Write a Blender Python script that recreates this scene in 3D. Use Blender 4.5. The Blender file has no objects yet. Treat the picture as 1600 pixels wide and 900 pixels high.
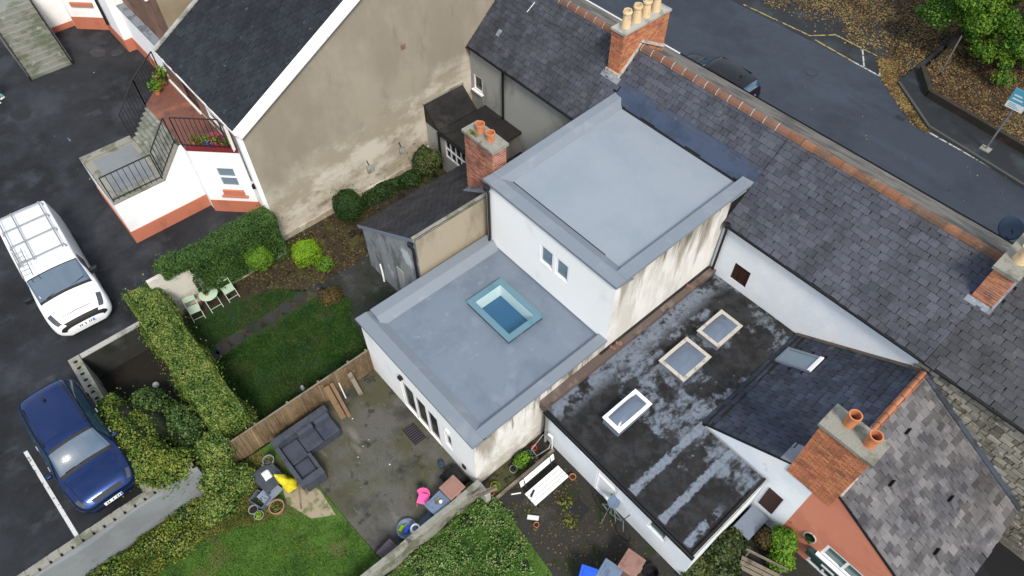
import bpy, bmesh, math, random
import numpy as np
from mathutils import Vector, Matrix

random.seed(7); rng = np.random.default_rng(7)
SC = bpy.context.scene
COL = SC.collection
R = math.radians

# ------------------------------------------------------------------ camera, sky, sun, exposure
cam = bpy.data.objects.new('camera', bpy.data.cameras.new('camera')); COL.objects.link(cam)
cam.data.sensor_width = 36.0; cam.data.lens = 24.575
cam.data.clip_start = 0.1; cam.data.clip_end = 2000
yaw, pit = R(138.688), R(52.342)
fw = Vector((math.cos(pit)*math.cos(yaw), math.cos(pit)*math.sin(yaw), -math.sin(pit)))
rt = Vector((math.sin(yaw), -math.cos(yaw), 0)); up = rt.cross(fw)
cam.matrix_world = Matrix(((rt.x, up.x, -fw.x, 0), (rt.y, up.y, -fw.y, 0), (rt.z, up.z, -fw.z, 21.2), (0, 0, 0, 1)))
SC.camera = cam

SUN_DIR = Vector((0.80, -0.34, 0.95)).normalized()      # towards the sun
world = bpy.data.worlds.new('World'); SC.world = world; world.use_nodes = True
wn, wl = world.node_tree.nodes, world.node_tree.links
sky = wn.new('ShaderNodeTexSky'); sky.sky_type = 'NISHITA'; sky.sun_disc = False
sky.sun_elevation = math.asin(SUN_DIR.z); sky.sun_rotation = math.atan2(SUN_DIR.x, SUN_DIR.y)
sky.air_density = 1.0; sky.dust_density = 1.5; sky.ozone_density = 1.0
bg = wn['Background']; bg.inputs[1].default_value = 0.07
tc = wn.new('ShaderNodeTexCoord'); cn = wn.new('ShaderNodeTexNoise')
cn.inputs['Scale'].default_value = 2.6; cn.inputs['Detail'].default_value = 6; cn.inputs['Roughness'].default_value = .6
wl.new(tc.outputs['Generated'], cn.inputs['Vector'])
cr = wn.new('ShaderNodeValToRGB'); cr.color_ramp.elements[0].position = .36; cr.color_ramp.elements[1].position = .60
cr.color_ramp.elements[0].color = (.06, .06, .06, 1); cr.color_ramp.elements[1].color = (.80, .80, .80, 1)
wl.new(cn.outputs['Fac'], cr.inputs['Fac'])
wm = wn.new('ShaderNodeMix'); wm.data_type = 'RGBA'
wl.new(cr.outputs['Color'], wm.inputs[0]); wl.new(sky.outputs[0], wm.inputs[6])
wm.inputs[7].default_value = (7.4, 7.9, 8.6, 1)          # cloud
wl.new(wm.outputs[2], bg.inputs[0])

sun = bpy.data.objects.new('sun', bpy.data.lights.new('sun', 'SUN')); COL.objects.link(sun)
sun.data.energy = 1.5; sun.data.angle = R(14); sun.data.color = (1.0, .92, .80)
sun.rotation_euler = SUN_DIR.to_track_quat('Z', 'Y').to_euler(); sun.location = (0, 0, 60)

SC.view_settings.view_transform = 'Standard'; SC.view_settings.look = 'None'
SC.view_settings.exposure = 1.30; SC.view_settings.gamma = 1.0
SC.view_settings.use_curve_mapping = False
SC.render.engine = 'CYCLES'; SC.cycles.max_bounces = 6; SC.cycles.transparent_max_bounces = 8
SC.cycles.use_denoising = True

# ------------------------------------------------------------------ materials
def srgb(r, g, b):
    f = lambda c: (c/255/12.92 if c/255 <= .04045 else ((c/255+.055)/1.055)**2.4)
    return (f(r), f(g), f(b))
MATS = {}
def M(name, base, layers=(), rough=.85, bump=(30, .15), pervar=0.0, hue=0.0, spec=.3, metal=0.0, rvar=0.0, fine=.10, coat=0.0, alpha=None):
    """base colour; layers = (colour, scale, lo, hi, (sx,sy,sz), opacity); pervar = value spread from piece to piece"""
    m = bpy.data.materials.new(name); m.use_nodes = True; MATS[name] = m
    n, l = m.node_tree.nodes, m.node_tree.links
    b = n['Principled BSDF']; b.inputs['Roughness'].default_value = rough
    b.inputs['Specular IOR Level'].default_value = spec; b.inputs['Metallic'].default_value = metal
    if coat: b.inputs['Coat Weight'].default_value = coat; b.inputs['Coat Roughness'].default_value = .06
    geo = n.new('ShaderNodeNewGeometry')
    cur = n.new('ShaderNodeRGB').outputs[0]; cur.default_value = (*base, 1)
    def noise(scale, st=(1, 1, 1), det=5, off=0):
        mp = n.new('ShaderNodeMapping'); mp.inputs['Scale'].default_value = st; mp.inputs['Location'].default_value = (off, off*.7, off*.3)
        l.new(geo.outputs['Position'], mp.inputs['Vector'])
        t = n.new('ShaderNodeTexNoise'); t.inputs['Scale'].default_value = scale; t.inputs['Detail'].default_value = det
        t.inputs['Roughness'].default_value = .62
        l.new(mp.outputs[0], t.inputs['Vector']); return t.outputs['Fac']
    def mix(fac, a, bcol, mode='MIX'):
        x = n.new('ShaderNodeMix'); x.data_type = 'RGBA'; x.blend_type = mode
        if isinstance(fac, float): x.inputs[0].default_value = fac
        else: l.new(fac, x.inputs[0])
        l.new(a, x.inputs[6])
        if isinstance(bcol, tuple): x.inputs[7].default_value = (*bcol, 1)
        else: l.new(bcol, x.inputs[7])
        return x.outputs[2]
    k = 0
    for ly in layers:
        col, sc, lo, hi = ly[:4]; st = ly[4] if len(ly) > 4 else (1, 1, 1); op = ly[5] if len(ly) > 5 else 1.0
        k += 1
        mr = n.new('ShaderNodeMapRange'); mr.interpolation_type = 'SMOOTHSTEP'
        mr.inputs['From Min'].default_value = lo; mr.inputs['From Max'].default_value = hi
        mr.inputs['To Max'].default_value = op
        l.new(noise(sc, st, 6, 3.7*k), mr.inputs['Value']); cur = mix(mr.outputs[0], cur, col)
    if pervar or hue:
        oi = n.new('ShaderNodeObjectInfo')
        ad = n.new('ShaderNodeMath'); ad.operation = 'ADD'; l.new(oi.outputs['Random'], ad.inputs[0]); l.new(geo.outputs['Random Per Island'], ad.inputs[1])
        fr = n.new('ShaderNodeMath'); fr.operation = 'FRACT'; l.new(ad.outputs[0], fr.inputs[0])
        wnz = n.new('ShaderNodeTexWhiteNoise'); wnz.noise_dimensions = '1D'; l.new(fr.outputs[0], wnz.inputs['W'])
        hs = n.new('ShaderNodeHueSaturation')
        mv = n.new('ShaderNodeMapRange'); mv.inputs['To Min'].default_value = 1-pervar; mv.inputs['To Max'].default_value = 1+pervar
        l.new(fr.outputs[0], mv.inputs['Value']); l.new(mv.outputs[0], hs.inputs['Value'])
        mh = n.new('ShaderNodeMapRange'); mh.inputs['To Min'].default_value = .5-hue; mh.inputs['To Max'].default_value = .5+hue
        l.new(wnz.outputs['Value'], mh.inputs['Value']); l.new(mh.outputs[0], hs.inputs['Hue'])
        l.new(cur, hs.inputs['Color']); cur = hs.outputs[0]
    if fine:
        mr = n.new('ShaderNodeMapRange'); mr.inputs['To Min'].default_value = 1-fine*2; mr.inputs['To Max'].default_value = 1+fine*2
        l.new(noise(22, det=8, off=9), mr.inputs['Value'])
        hs2 = n.new('ShaderNodeHueSaturation'); l.new(mr.outputs[0], hs2.inputs['Value']); l.new(cur, hs2.inputs['Color']); cur = hs2.outputs[0]
    l.new(cur, b.inputs['Base Color'])
    if rvar:
        mr = n.new('ShaderNodeMapRange'); mr.inputs['From Min'].default_value = .35; mr.inputs['From Max'].default_value = .65
        mr.inputs['To Min'].default_value = max(.05, rough-rvar); mr.inputs['To Max'].default_value = min(1, rough+rvar)
        l.new(noise(1.3, off=21), mr.inputs['Value']); l.new(mr.outputs[0], b.inputs['Roughness'])
    if bump and bump[1]:
        bp = n.new('ShaderNodeBump'); bp.inputs['Strength'].default_value = bump[1]; bp.inputs['Distance'].default_value = .02
        l.new(noise(bump[0], det=6, off=2), bp.inputs['Height']); l.new(bp.outputs[0], b.inputs['Normal'])
    return m

def leafmat(name, c1, c2, c3, big=1.2, rough=.55):
    """leaf-sized faces: colour drifts from clump to clump and from leaf to leaf"""
    m = bpy.data.materials.new(name); m.use_nodes = True; MATS[name] = m
    n, l = m.node_tree.nodes, m.node_tree.links
    b = n['Principled BSDF']; b.inputs['Roughness'].default_value = rough; b.inputs['Specular IOR Level'].default_value = .25
    geo = n.new('ShaderNodeNewGeometry')
    t = n.new('ShaderNodeTexNoise'); t.inputs['Scale'].default_value = big; t.inputs['Detail'].default_value = 4
    l.new(geo.outputs['Position'], t.inputs['Vector'])
    ad = n.new('ShaderNodeMath'); ad.operation = 'MULTIPLY_ADD'; l.new(geo.outputs['Random Per Island'], ad.inputs[0]); ad.inputs[1].default_value = .55
    l.new(t.outputs['Fac'], ad.inputs[2])
    cr = n.new('ShaderNodeValToRGB'); e = cr.color_ramp.elements
    e[0].position = .42; e[0].color = (*c1, 1); e[1].position = 1.05 if False else 1.0; e[1].color = (*c3, 1)
    x = e.new(.74); x.color = (*c2, 1)
    l.new(ad.outputs[0], cr.inputs['Fac']); l.new(cr.outputs['Color'], b.inputs['Base Color'])
    tr = n.new('ShaderNodeBsdfTranslucent'); l.new(cr.outputs['Color'], tr.inputs['Color'])
    mx = n.new('ShaderNodeMixShader'); mx.inputs[0].default_value = .25
    out = n['Material Output']; l.new(b.outputs[0], mx.inputs[1]); l.new(tr.outputs[0], mx.inputs[2]); l.new(mx.outputs[0], out.inputs[0])
    return m

def glassmat(name, tint, rough=.03, trans=.0, refl=None):
    m = bpy.data.materials.new(name); m.use_nodes = True; MATS[name] = m
    n, l = m.node_tree.nodes, m.node_tree.links
    b = n['Principled BSDF']; b.inputs['Base Color'].default_value = (*tint, 1); b.inputs['Roughness'].default_value = rough
    b.inputs['Specular IOR Level'].default_value = .6
    if refl: b.inputs['Specular IOR Level'].default_value = 1.0; b.inputs['IOR'].default_value = refl
    if trans:
        tr = n.new('ShaderNodeBsdfTransparent'); tr.inputs['Color'].default_value = (.86, .96, .99, 1)
        mx = n.new('ShaderNodeMixShader'); mx.inputs[0].default_value = trans
        l.new(b.outputs[0], mx.inputs[1]); l.new(tr.outputs[0], mx.inputs[2]); l.new(mx.outputs[0], n['Material Output'].inputs[0])
    return m

W1 = (1, 1, 1)
M('earth', (.014, .012, .009), [((.007, .006, .005), .8, .45, .6)], bump=(14, .6), fine=.3)
M('soil', (.035, .026, .018), [((.05, .055, .02), 1.2, .5, .62), ((.012, .009, .006), 2.2, .52, .62)], bump=(18, .8), fine=.35)
M('asphalt', (.018, .020, .024), [((.009, .010, .012), .30, .42, .60), ((.036, .040, .048), .42, .50, .66, W1, .85), ((.058, .063, .072), 1.5, .58, .74, (1, .6, 1), .5)], rough=.75, rvar=.18, bump=(90, .35), fine=.18)  # paler mottling paints the wet sheen into the colour
M('road_asphalt', (.032, .041, .056), [((.024, .031, .042), .25, .45, .62), ((.042, .053, .072), .5, .55, .72, (.25, 1, 1), .8)], rough=.72, rvar=.15, bump=(90, .3), fine=.12)
M('old_asphalt', (.017, .019, .022), [((.032, .042, .045), .6, .5, .7)], rough=.8, bump=(80, .35), fine=.2)
M('manhole', (.030, .031, .034), [((.055, .057, .06), 3, .5, .62)], rough=.6, bump=(60, .4))
M('edging_dark', (.030, .026, .022), [((.075, .035, .025), 1.0, .56, .68), ((.020, .026, .012), 1.6, .5, .62)], bump=(30, .6), fine=.25)
M('side_yard', (.008, .009, .010), [((.016, .016, .016), 1.0, .5, .65)], bump=(40, .4), fine=.2)  # near-black base carries the deep shade between the buildings
M('dark_red_paint', (.16, .020, .022), rough=.5, bump=None, fine=.05)
M('lead_dark', (.050, .062, .085), [((.10, .12, .15), 2.4, .56, .68), ((.03, .035, .045), 1.4, .5, .62)], rough=.65, bump=(25, .3), fine=.1)
M('road_paint', (.40, .40, .38), [((.06, .06, .065), 5, .50, .60)], rough=.7)
M('yellow_paint', (.30, .24, .085), [((.05, .05, .05), 3.5, .50, .58)], rough=.7)
M('white_line', (.52, .53, .53), [((.06, .065, .07), 6, .56, .64, W1, .8)], rough=.7)
M('kerb_stone', (.060, .062, .060), [((.06, .07, .05), 1.5, .5, .65)], bump=(40, .4), fine=.2)
M('patio', (.088, .086, .074), [((.060, .060, .030), .45, .44, .58, W1, .9), ((.034, .034, .033), .55, .50, .66, W1, .9), ((.17, .165, .15), 1.1, .56, .72, (.5, 1.6, 1), .7), ((.026, .027, .022), 2.0, .56, .66, W1, .85), ((.20, .20, .18), 7, .66, .74, (.25, 1, 1), .6)], bump=(26, .5), fine=.25)
M('yard', (.026, .025, .022), [((.050, .048, .042), 1.0, .52, .70), ((.018, .026, .010), 1.3, .54, .64)], bump=(26, .5), fine=.35)
M('dark_concrete', (.030, .031, .030), [((.016, .022, .014), .9, .46, .62), ((.055, .056, .054), 1.7, .55, .70)], bump=(26, .4), fine=.25)  # dark concrete with greenish and paler patches at random
M('turf', (.016, .040, .008), [((.040, .034, .016), 1.4, .52, .64), ((.014, .036, .008), .9, .5, .64)], bump=(60, .9), fine=.35)
M('turf_bright', (.055, .12, .016), [((.085, .085, .028), 1.1, .54, .68), ((.024, .062, .010), .8, .46, .62)], bump=(60, .9), fine=.35)
M('sand', (.30, .25, .17), [((.12, .13, .06), 2.2, .5, .64)], bump=(40, .5), fine=.2)
M('render_white', (.86, .86, .85), [((.74, .745, .745), .7, .55, .75), ((.50, .50, .48), 3.0, .66, .76, (1, 1, .35), .5)], bump=(60, .10), fine=.03)
M('render_white_plain', (.86, .86, .855), [((.74, .745, .75), .6, .5, .75)], bump=(60, .10), fine=.04)
M('render_blue_white', (.70, .75, .80), [((.78, .81, .84), .7, .42, .62), ((.42, .44, .45), 2.4, .64, .76, (1, 1, .5), .7)], bump=(50, .18), fine=.05)
M('gable_render', (.33, .275, .185), [((.25, .205, .14), .33, .44, .60, (1, 1, .7)), ((.42, .37, .28), .42, .54, .66, (1, .6, 1), .8), ((.17, .145, .105), 1.1, .58, .72, (1, 1, .35), .6)], bump=(45, .2), fine=.07)
M('gable_render_pale', (.46, .43, .36), [((.30, .26, .19), .7, .44, .58, (1, .55, 1)), ((.56, .53, .47), .9, .52, .66, W1, .8), ((.18, .15, .11), 1.4, .58, .68, (1, .5, 1), .7)], bump=(45, .35), fine=.10)
M('grey_render', (.32, .325, .31), [((.20, .20, .185), .6, .48, .64, (1, 1, .5)), ((.34, .34, .32), 1.2, .56, .7, (1, 1, .4), .7)], bump=(40, .3), fine=.1)
M('shed_render', (.235, .25, .26), [((.12, .13, .135), 1.5, .47, .62, (1, 1, .45)), ((.50, .53, .55), 1.2, .58, .68, (1, 1, .5), .8)], bump=(40, .35), fine=.1)
M('beige_render', (.34, .295, .22), [((.23, .20, .145), .8, .48, .64, (1, 1, .4)), ((.13, .10, .06), 1.1, .60, .72, (1, 1, .3), .7)], bump=(40, .3), fine=.1)
M('terracotta_paint', (.58, .215, .135), [((.51, .185, .115), .8, .48, .66), ((.60, .27, .19), 2.2, .60, .74, W1, .6)], bump=(50, .15), fine=.04)
M('orange_plinth', (.47, .165, .10), [((.38, .13, .08), 1.2, .5, .68)], bump=(50, .12), fine=.05)
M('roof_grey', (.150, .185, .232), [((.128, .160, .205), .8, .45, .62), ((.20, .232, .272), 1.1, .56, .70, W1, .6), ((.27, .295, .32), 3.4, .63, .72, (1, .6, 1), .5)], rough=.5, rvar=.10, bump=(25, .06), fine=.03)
M('roof_grey_lit', (.245, .282, .318), [((.222, .260, .298), .6, .40, .66), ((.268, .302, .335), 1.3, .58, .76, W1, .5)], rough=.5, rvar=.10, bump=(25, .06), fine=.03)  # lighter copy of the deck grey: upper roof's wider sky light put into colour
M('roof_grey_trim', (.180, .210, .245), [((.215, .24, .265), 1.1, .52, .70), ((.24, .22, .175), 1.5, .66, .78, W1, .6)], rough=.5, bump=(25, .08), fine=.03)
M('lead_blue', (.040, .058, .098), [((.028, .042, .072), 1.1, .46, .62)], rough=.7, bump=(20, .2), fine=.06)
M('lead', (.20, .225, .26), [((.11, .12, .14), 2.2, .48, .62), ((.36, .38, .40), 2.6, .60, .72, W1, .7)], rough=.6, bump=(25, .3), fine=.1)
M('mortar_pale', (.46, .43, .38), [((.25, .22, .18), 3, .5, .65)], bump=(40, .5), fine=.15)
M('mortar', (.10, .080, .066), [((.06, .05, .042), 4, .5, .65)], bump=(40, .5), fine=.15)
M('concrete', (.24, .235, .20), [((.13, .135, .095), 1.6, .48, .62), ((.34, .33, .30), 2.2, .58, .70, W1, .7)], bump=(35, .45), fine=.18)
M('wall_pale', (.56, .54, .48), [((.40, .38, .32), .9, .5, .66), ((.30, .26, .2), 2.2, .62, .72, W1, .7)], bump=(35, .3), fine=.06)
M('concrete_pale', (.36, .355, .33), [((.20, .205, .17), 1.5, .50, .64), ((.10, .11, .08), 2.6, .6, .7, W1, .7)], bump=(35, .35), fine=.12)
M('granite_step', (.21, .215, .19), [((.12, .135, .095), 1.8, .45, .6, (1, .5, 1)), ((.30, .30, .27), 2.5, .58, .70)], bump=(40, .3), fine=.15)
M('wall_grey_render', (.185, .20, .21), [((.16, .172, .178), .8, .47, .63), ((.12, .12, .10), 2.4, .62, .72, W1, .7)], bump=(45, .25), fine=.08)
M('terrace_tile', (.165, .070, .050), [((.26, .10, .06), 1.2, .5, .66), ((.10, .05, .042), 2.2, .52, .66)], rough=.55, bump=(30, .15), fine=.12)
def slate(nm, c, a, b2, pv=.30, hue=.015, extra=()):
    M(nm, c, [(a, 1.1, .46, .60), (b2, 3.0, .60, .72, W1, .75), (tuple(k*.55 for k in c), 1.5, .50, .64, (1, .22, .22), .75), *extra], rough=.62, rvar=.14, bump=(45, .3), pervar=pv, hue=hue, fine=.16)
slate('slate_purple', (.062, .066, .085), (.046, .050, .066), (.104, .105, .110), .22)
slate('slate_left', (.055, .058, .073), (.041, .044, .056), (.090, .092, .096), .22)
slate('slate_moss', (.052, .054, .063), (.036, .038, .043), (.085, .085, .080), .24)
slate('slate_dark', (.036, .046, .068), (.026, .032, .048), (.070, .080, .100), .26)
slate('slate_black', (.016, .019, .025), (.012, .014, .018), (.026, .030, .036), .24, .015, [((.20, .21, .21), 9, .665, .70, W1, .8)])
slate('slate_shed', (.030, .032, .039), (.022, .023, .028), (.052, .053, .058), .22)
slate('slate_lichen', (.125, .120, .122), (.068, .068, .075), (.200, .190, .176), .44)
M('slate_bed', (.010, .010, .012), bump=None, fine=.1)
M('front_slate', (.155, .145, .125), [((.07, .069, .066), 1.4, .44, .6, (.5, 1, 1)), ((.24, .22, .185), 2.2, .54, .68, (.5, 1, 1), .8), ((.11, .06, .035), 1.1, .58, .68, (.4, 1, 1), .7)], bump=(20, .7), fine=.25)
M('ridge_tile', (.17, .085, .058), [((.12, .075, .055), 1.6, .47, .63), ((.17, .15, .11), 3.2, .58, .7, W1, .8)], bump=(35, .4), pervar=.16, fine=.15)
M('ridge_tile_orange', (.21, .098, .055), [((.12, .080, .055), 1.3, .47, .6), ((.20, .18, .13), 3.2, .56, .68, W1, .8)], bump=(35, .5), pervar=.18, fine=.2)
M('ridge_tile_bright', (.36, .145, .075), [((.20, .09, .055), 2, .5, .64)], bump=(35, .4), pervar=.15, fine=.15)
M('brick_red', (.34, .135, .085), [((.20, .085, .062), 2.2, .48, .62), ((.42, .26, .18), 3.1, .60, .72, W1, .7)], bump=(50, .5), pervar=.26, hue=.012, fine=.15)
M('brick_orange', (.46, .175, .085), [((.30, .12, .07), 2.2, .5, .64), ((.42, .29, .20), 2.8, .62, .74, W1, .7)], bump=(50, .5), pervar=.22, hue=.012, fine=.15)
M('brick_brown', (.21, .12, .085), [((.13, .08, .06), 2.2, .48, .64)], bump=(50, .5), pervar=.2, fine=.15)
M('clay_pot', (.50, .19, .085), [((.36, .14, .07), 5, .5, .66)], rough=.6, bump=(40, .1), fine=.06)
M('clay_dull', (.30, .17, .10), [((.20, .12, .07), 4, .5, .64)], rough=.7, bump=(40, .2), fine=.1)
M('buff_pot', (.62, .47, .28), [((.48, .34, .19), 5, .5, .66)], rough=.6, bump=(40, .1), fine=.06)
M('black_inside', (.006, .006, .006), bump=None, fine=0)
M('felt_black', (.017, .016, .016), [((.030, .028, .026), 1.0, .5, .66), ((.012, .012, .012), 2.0, .5, .62)], rough=.85, rvar=.1, bump=(40, .5), fine=.3)
M('parapet_brown', (.105, .078, .068), [((.16, .13, .11), 1.5, .52, .66), ((.045, .04, .035), 2.2, .56, .68)], bump=(35, .5), fine=.2)
M('pvc_white', (.80, .81, .82), rough=.4, bump=None, fine=.0)
M('board_white', (.82, .82, .81), [((.6, .6, .58), 2, .62, .74)], rough=.5, bump=None, fine=.02)
M('pipe_black', (.010, .010, .011), rough=.4, bump=None, fine=0, spec=.5)
M('iron_black', (.014, .015, .018), rough=.45, bump=None, fine=0, spec=.5)
M('galvanised', (.28, .30, .31), [((.18, .19, .2), 4, .5, .65)], rough=.5, metal=.6, bump=None)
M('rubble_stone', (.27, .255, .205), [((.15, .14, .11), 2.2, .46, .60), ((.38, .37, .32), 3.3, .58, .70)], bump=(20, 1.0), pervar=.35, fine=.25)
M('timber_brown', (.17, .105, .058), [((.10, .062, .036), 2.2, .48, .62, (1, .25, 1))], bump=(40, .3), fine=.2)
M('timber_grey', (.20, .17, .13), [((.11, .095, .07), 2.4, .48, .62)], bump=(40, .35), fine=.2)
M('bamboo', (.27, .195, .115), [((.16, .110, .064), 1.6, .46, .62, (1, 1, .35)), ((.40, .31, .19), 4, .58, .70, W1, .7)], pervar=.28, bump=(40, .3), fine=.2)
M('white_wood', (.80, .81, .80), [((.55, .56, .54), 4, .60, .72)], rough=.5, bump=(40, .1), fine=.03)
M('rattan_grey', (.055, .062, .078), [((.040, .046, .060), 3, .46, .62)], rough=.65, bump=(120, .6), fine=.15)
M('cushion_grey', (.050, .058, .078), [((.036, .042, .060), 1.8, .46, .62)], rough=.9, bump=(80, .2), fine=.06)
M('sage_paint', (.42, .53, .40), [((.34, .45, .34), 5, .52, .68)], rough=.45, bump=None, fine=.03)
M('pink_plastic', (.72, .12, .34), rough=.4, bump=None, fine=.03)
M('blue_grey_plastic', (.13, .18, .26), [((.09, .12, .17), 3, .5, .65)], rough=.5, bump=None, fine=.05)
M('navy_plastic', (.035, .060, .10), rough=.5, bump=None, fine=.05)
M('teal_plastic', (.05, .30, .27), rough=.5, bump=None, fine=.05)
M('bright_blue', (.02, .10, .62), rough=.45, bump=None, fine=.03)
M('bin_brown', (.26, .145, .115), [((.20, .11, .09), 3, .5, .65)], rough=.55, bump=None, fine=.05)
M('dark_purple', (.060, .048, .060), rough=.6, bump=(50, .2), fine=.1)
M('yellow_cover', (.62, .52, .02), [((.45, .38, .015), 6, .5, .62)], rough=.6, bump=(18, .8), fine=.08)
M('cloth_white', (.62, .64, .62), rough=.8, bump=(20, .5), fine=.05)
M('grey_board', (.16, .19, .24), rough=.7, bump=(30, .3), fine=.1)
M('pot_grey', (.22, .23, .22), [((.12, .13, .11), 4, .5, .65)], rough=.7, bump=(40, .3), fine=.1)
M('red_plastic', (.50, .05, .035), rough=.5, bump=None, fine=.03)
M('car_navy', (.012, .032, .115), rough=.32, metal=.75, bump=None, fine=0, spec=.35, coat=.35)
M('car_white', (.80, .81, .82), rough=.25, bump=None, fine=0, spec=.5, coat=.6)
M('car_black', (.006, .006, .008), rough=.4, bump=None, fine=0, spec=.3, coat=.15)
M('trim_black', (.012, .012, .013), rough=.55, bump=None, fine=0)
M('tyre', (.014, .014, .014), rough=.8, bump=None, fine=0)
M('chrome', (.62, .64, .66), rough=.15, metal=1.0, bump=None, fine=0)
M('alloy', (.35, .36, .37), rough=.3, metal=.9, bump=None, fine=0)
M('plate_white', (.75, .76, .74), rough=.4, bump=None, fine=0)
M('plate_yellow', (.80, .66, .10), rough=.4, bump=None, fine=0)
M('plate_ink', (.03, .03, .035), rough=.5, bump=None, fine=0)
M('lamp_red', (.35, .02, .015), rough=.2, bump=None, fine=0, spec=.6)
M('rack_metal', (.24, .25, .25), rough=.5, metal=.0, bump=None, fine=0)
M('sign_blue', (.09, .36, .52), rough=.4, bump=None, fine=0)
M('skin', (.50, .32, .24), rough=.6, bump=None, fine=.03)
M('green_cloth', (.17, .42, .36), rough=.9, bump=(60, .3), fine=.05)
M('grey_cloth', (.42, .43, .44), rough=.9, bump=(60, .3), fine=.05)
M('hair', (.03, .02, .014), rough=.7, bump=(80, .4), fine=.1)
M('floor_blue', (.025, .085, .185), rough=.35, bump=None, fine=.03)
M('shaft_white', (.80, .82, .78), rough=.6, bump=None, fine=.02)
M('bark', (.050, .040, .030), [((.028, .023, .018), 5, .48, .62)], bump=(24, .9), fine=.25)
M('twig_core', (.010, .015, .006), [((.020, .028, .010), 4, .5, .62)], bump=(16, 1.0), fine=.3)
M('brown_door', (.040, .018, .012), rough=.5, bump=None, fine=.1)
M('green_board', (.020, .045, .042), rough=.6, bump=None, fine=.08)
M('flower_pink', (.55, .03, .16), rough=.6, bump=None, fine=.05)
M('flower_white', (.75, .76, .74), rough=.6, bump=None, fine=.02)
leafmat('leaf_hedge', (.020, .062, .010), (.090, .175, .028), (.28, .31, .080), 2.0)
leafmat('leaf_hedge_dark', (.016, .042, .012), (.045, .105, .022), (.085, .16, .035), 1.3)
leafmat('leaf_wild', (.020, .062, .008), (.088, .165, .022), (.26, .28, .05), 1.5)
leafmat('leaf_ivy', (.012, .038, .010), (.040, .100, .022), (.13, .19, .050), 1.4)
leafmat('leaf_creeper', (.030, .095, .014), (.105, .215, .042), (.26, .34, .12), 2.4)
leafmat('leaf_lime', (.10, .22, .010), (.19, .36, .014), (.27, .45, .025), 1.5)
leafmat('leaf_mid', (.055, .14, .012), (.11, .24, .018), (.17, .31, .03), 1.5)
leafmat('leaf_dark', (.008, .028, .007), (.018, .055, .010), (.040, .085, .018), 1.5)
leafmat('leaf_tree', (.020, .070, .008), (.060, .160, .014), (.15, .25, .025), .7)
leafmat('leaf_tree_yellow', (.060, .120, .010), (.17, .26, .016), (.42, .38, .03), .6)
leafmat('leaf_shrub', (.016, .034, .012), (.050, .085, .028), (.14, .15, .045), 1.6)
leafmat('leaf_olive', (.08, .10, .02), (.16, .17, .03), (.22, .22, .05), 2)
leafmat('leaf_fallen', (.045, .026, .012), (.16, .100, .034), (.34, .25, .10), .7, .8)
leafmat('leaf_fallen_dark', (.050, .026, .012), (.13, .075, .028), (.27, .19, .085), .8, .8)
leafmat('leaf_moss', (.016, .018, .010), (.040, .042, .020), (.10, .10, .07), 1.5, .9)
leafmat('leaf_litter', (.040, .026, .014), (.085, .060, .022), (.14, .11, .04), 1.2, .8)
leafmat('blade_dark', (.006, .034, .004), (.022, .080, .008), (.070, .130, .022), 1.6)
leafmat('blade_bright', (.022, .085, .008), (.070, .180, .016), (.17, .24, .04), 1.5)
leafmat('blade_dry', (.060, .072, .016), (.15, .145, .035), (.25, .21, .06), 1.1)
glassmat('glass_dark', (.012, .016, .020)); glassmat('glass_car', (.020, .055, .095), .05, refl=1.8)
glassmat('glass_pale', (.16, .22, .26), .05); glassmat('glass_clear', (.10, .25, .32), .03, .86)
glassmat('glass_frost', (.11, .14, .19), .12); glassmat('sky_frame', (.10, .20, .25), .06); glassmat('glass_green', (.08, .14, .14), .06)
glassmat('headlamp', (.05, .055, .06), .06)
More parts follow.
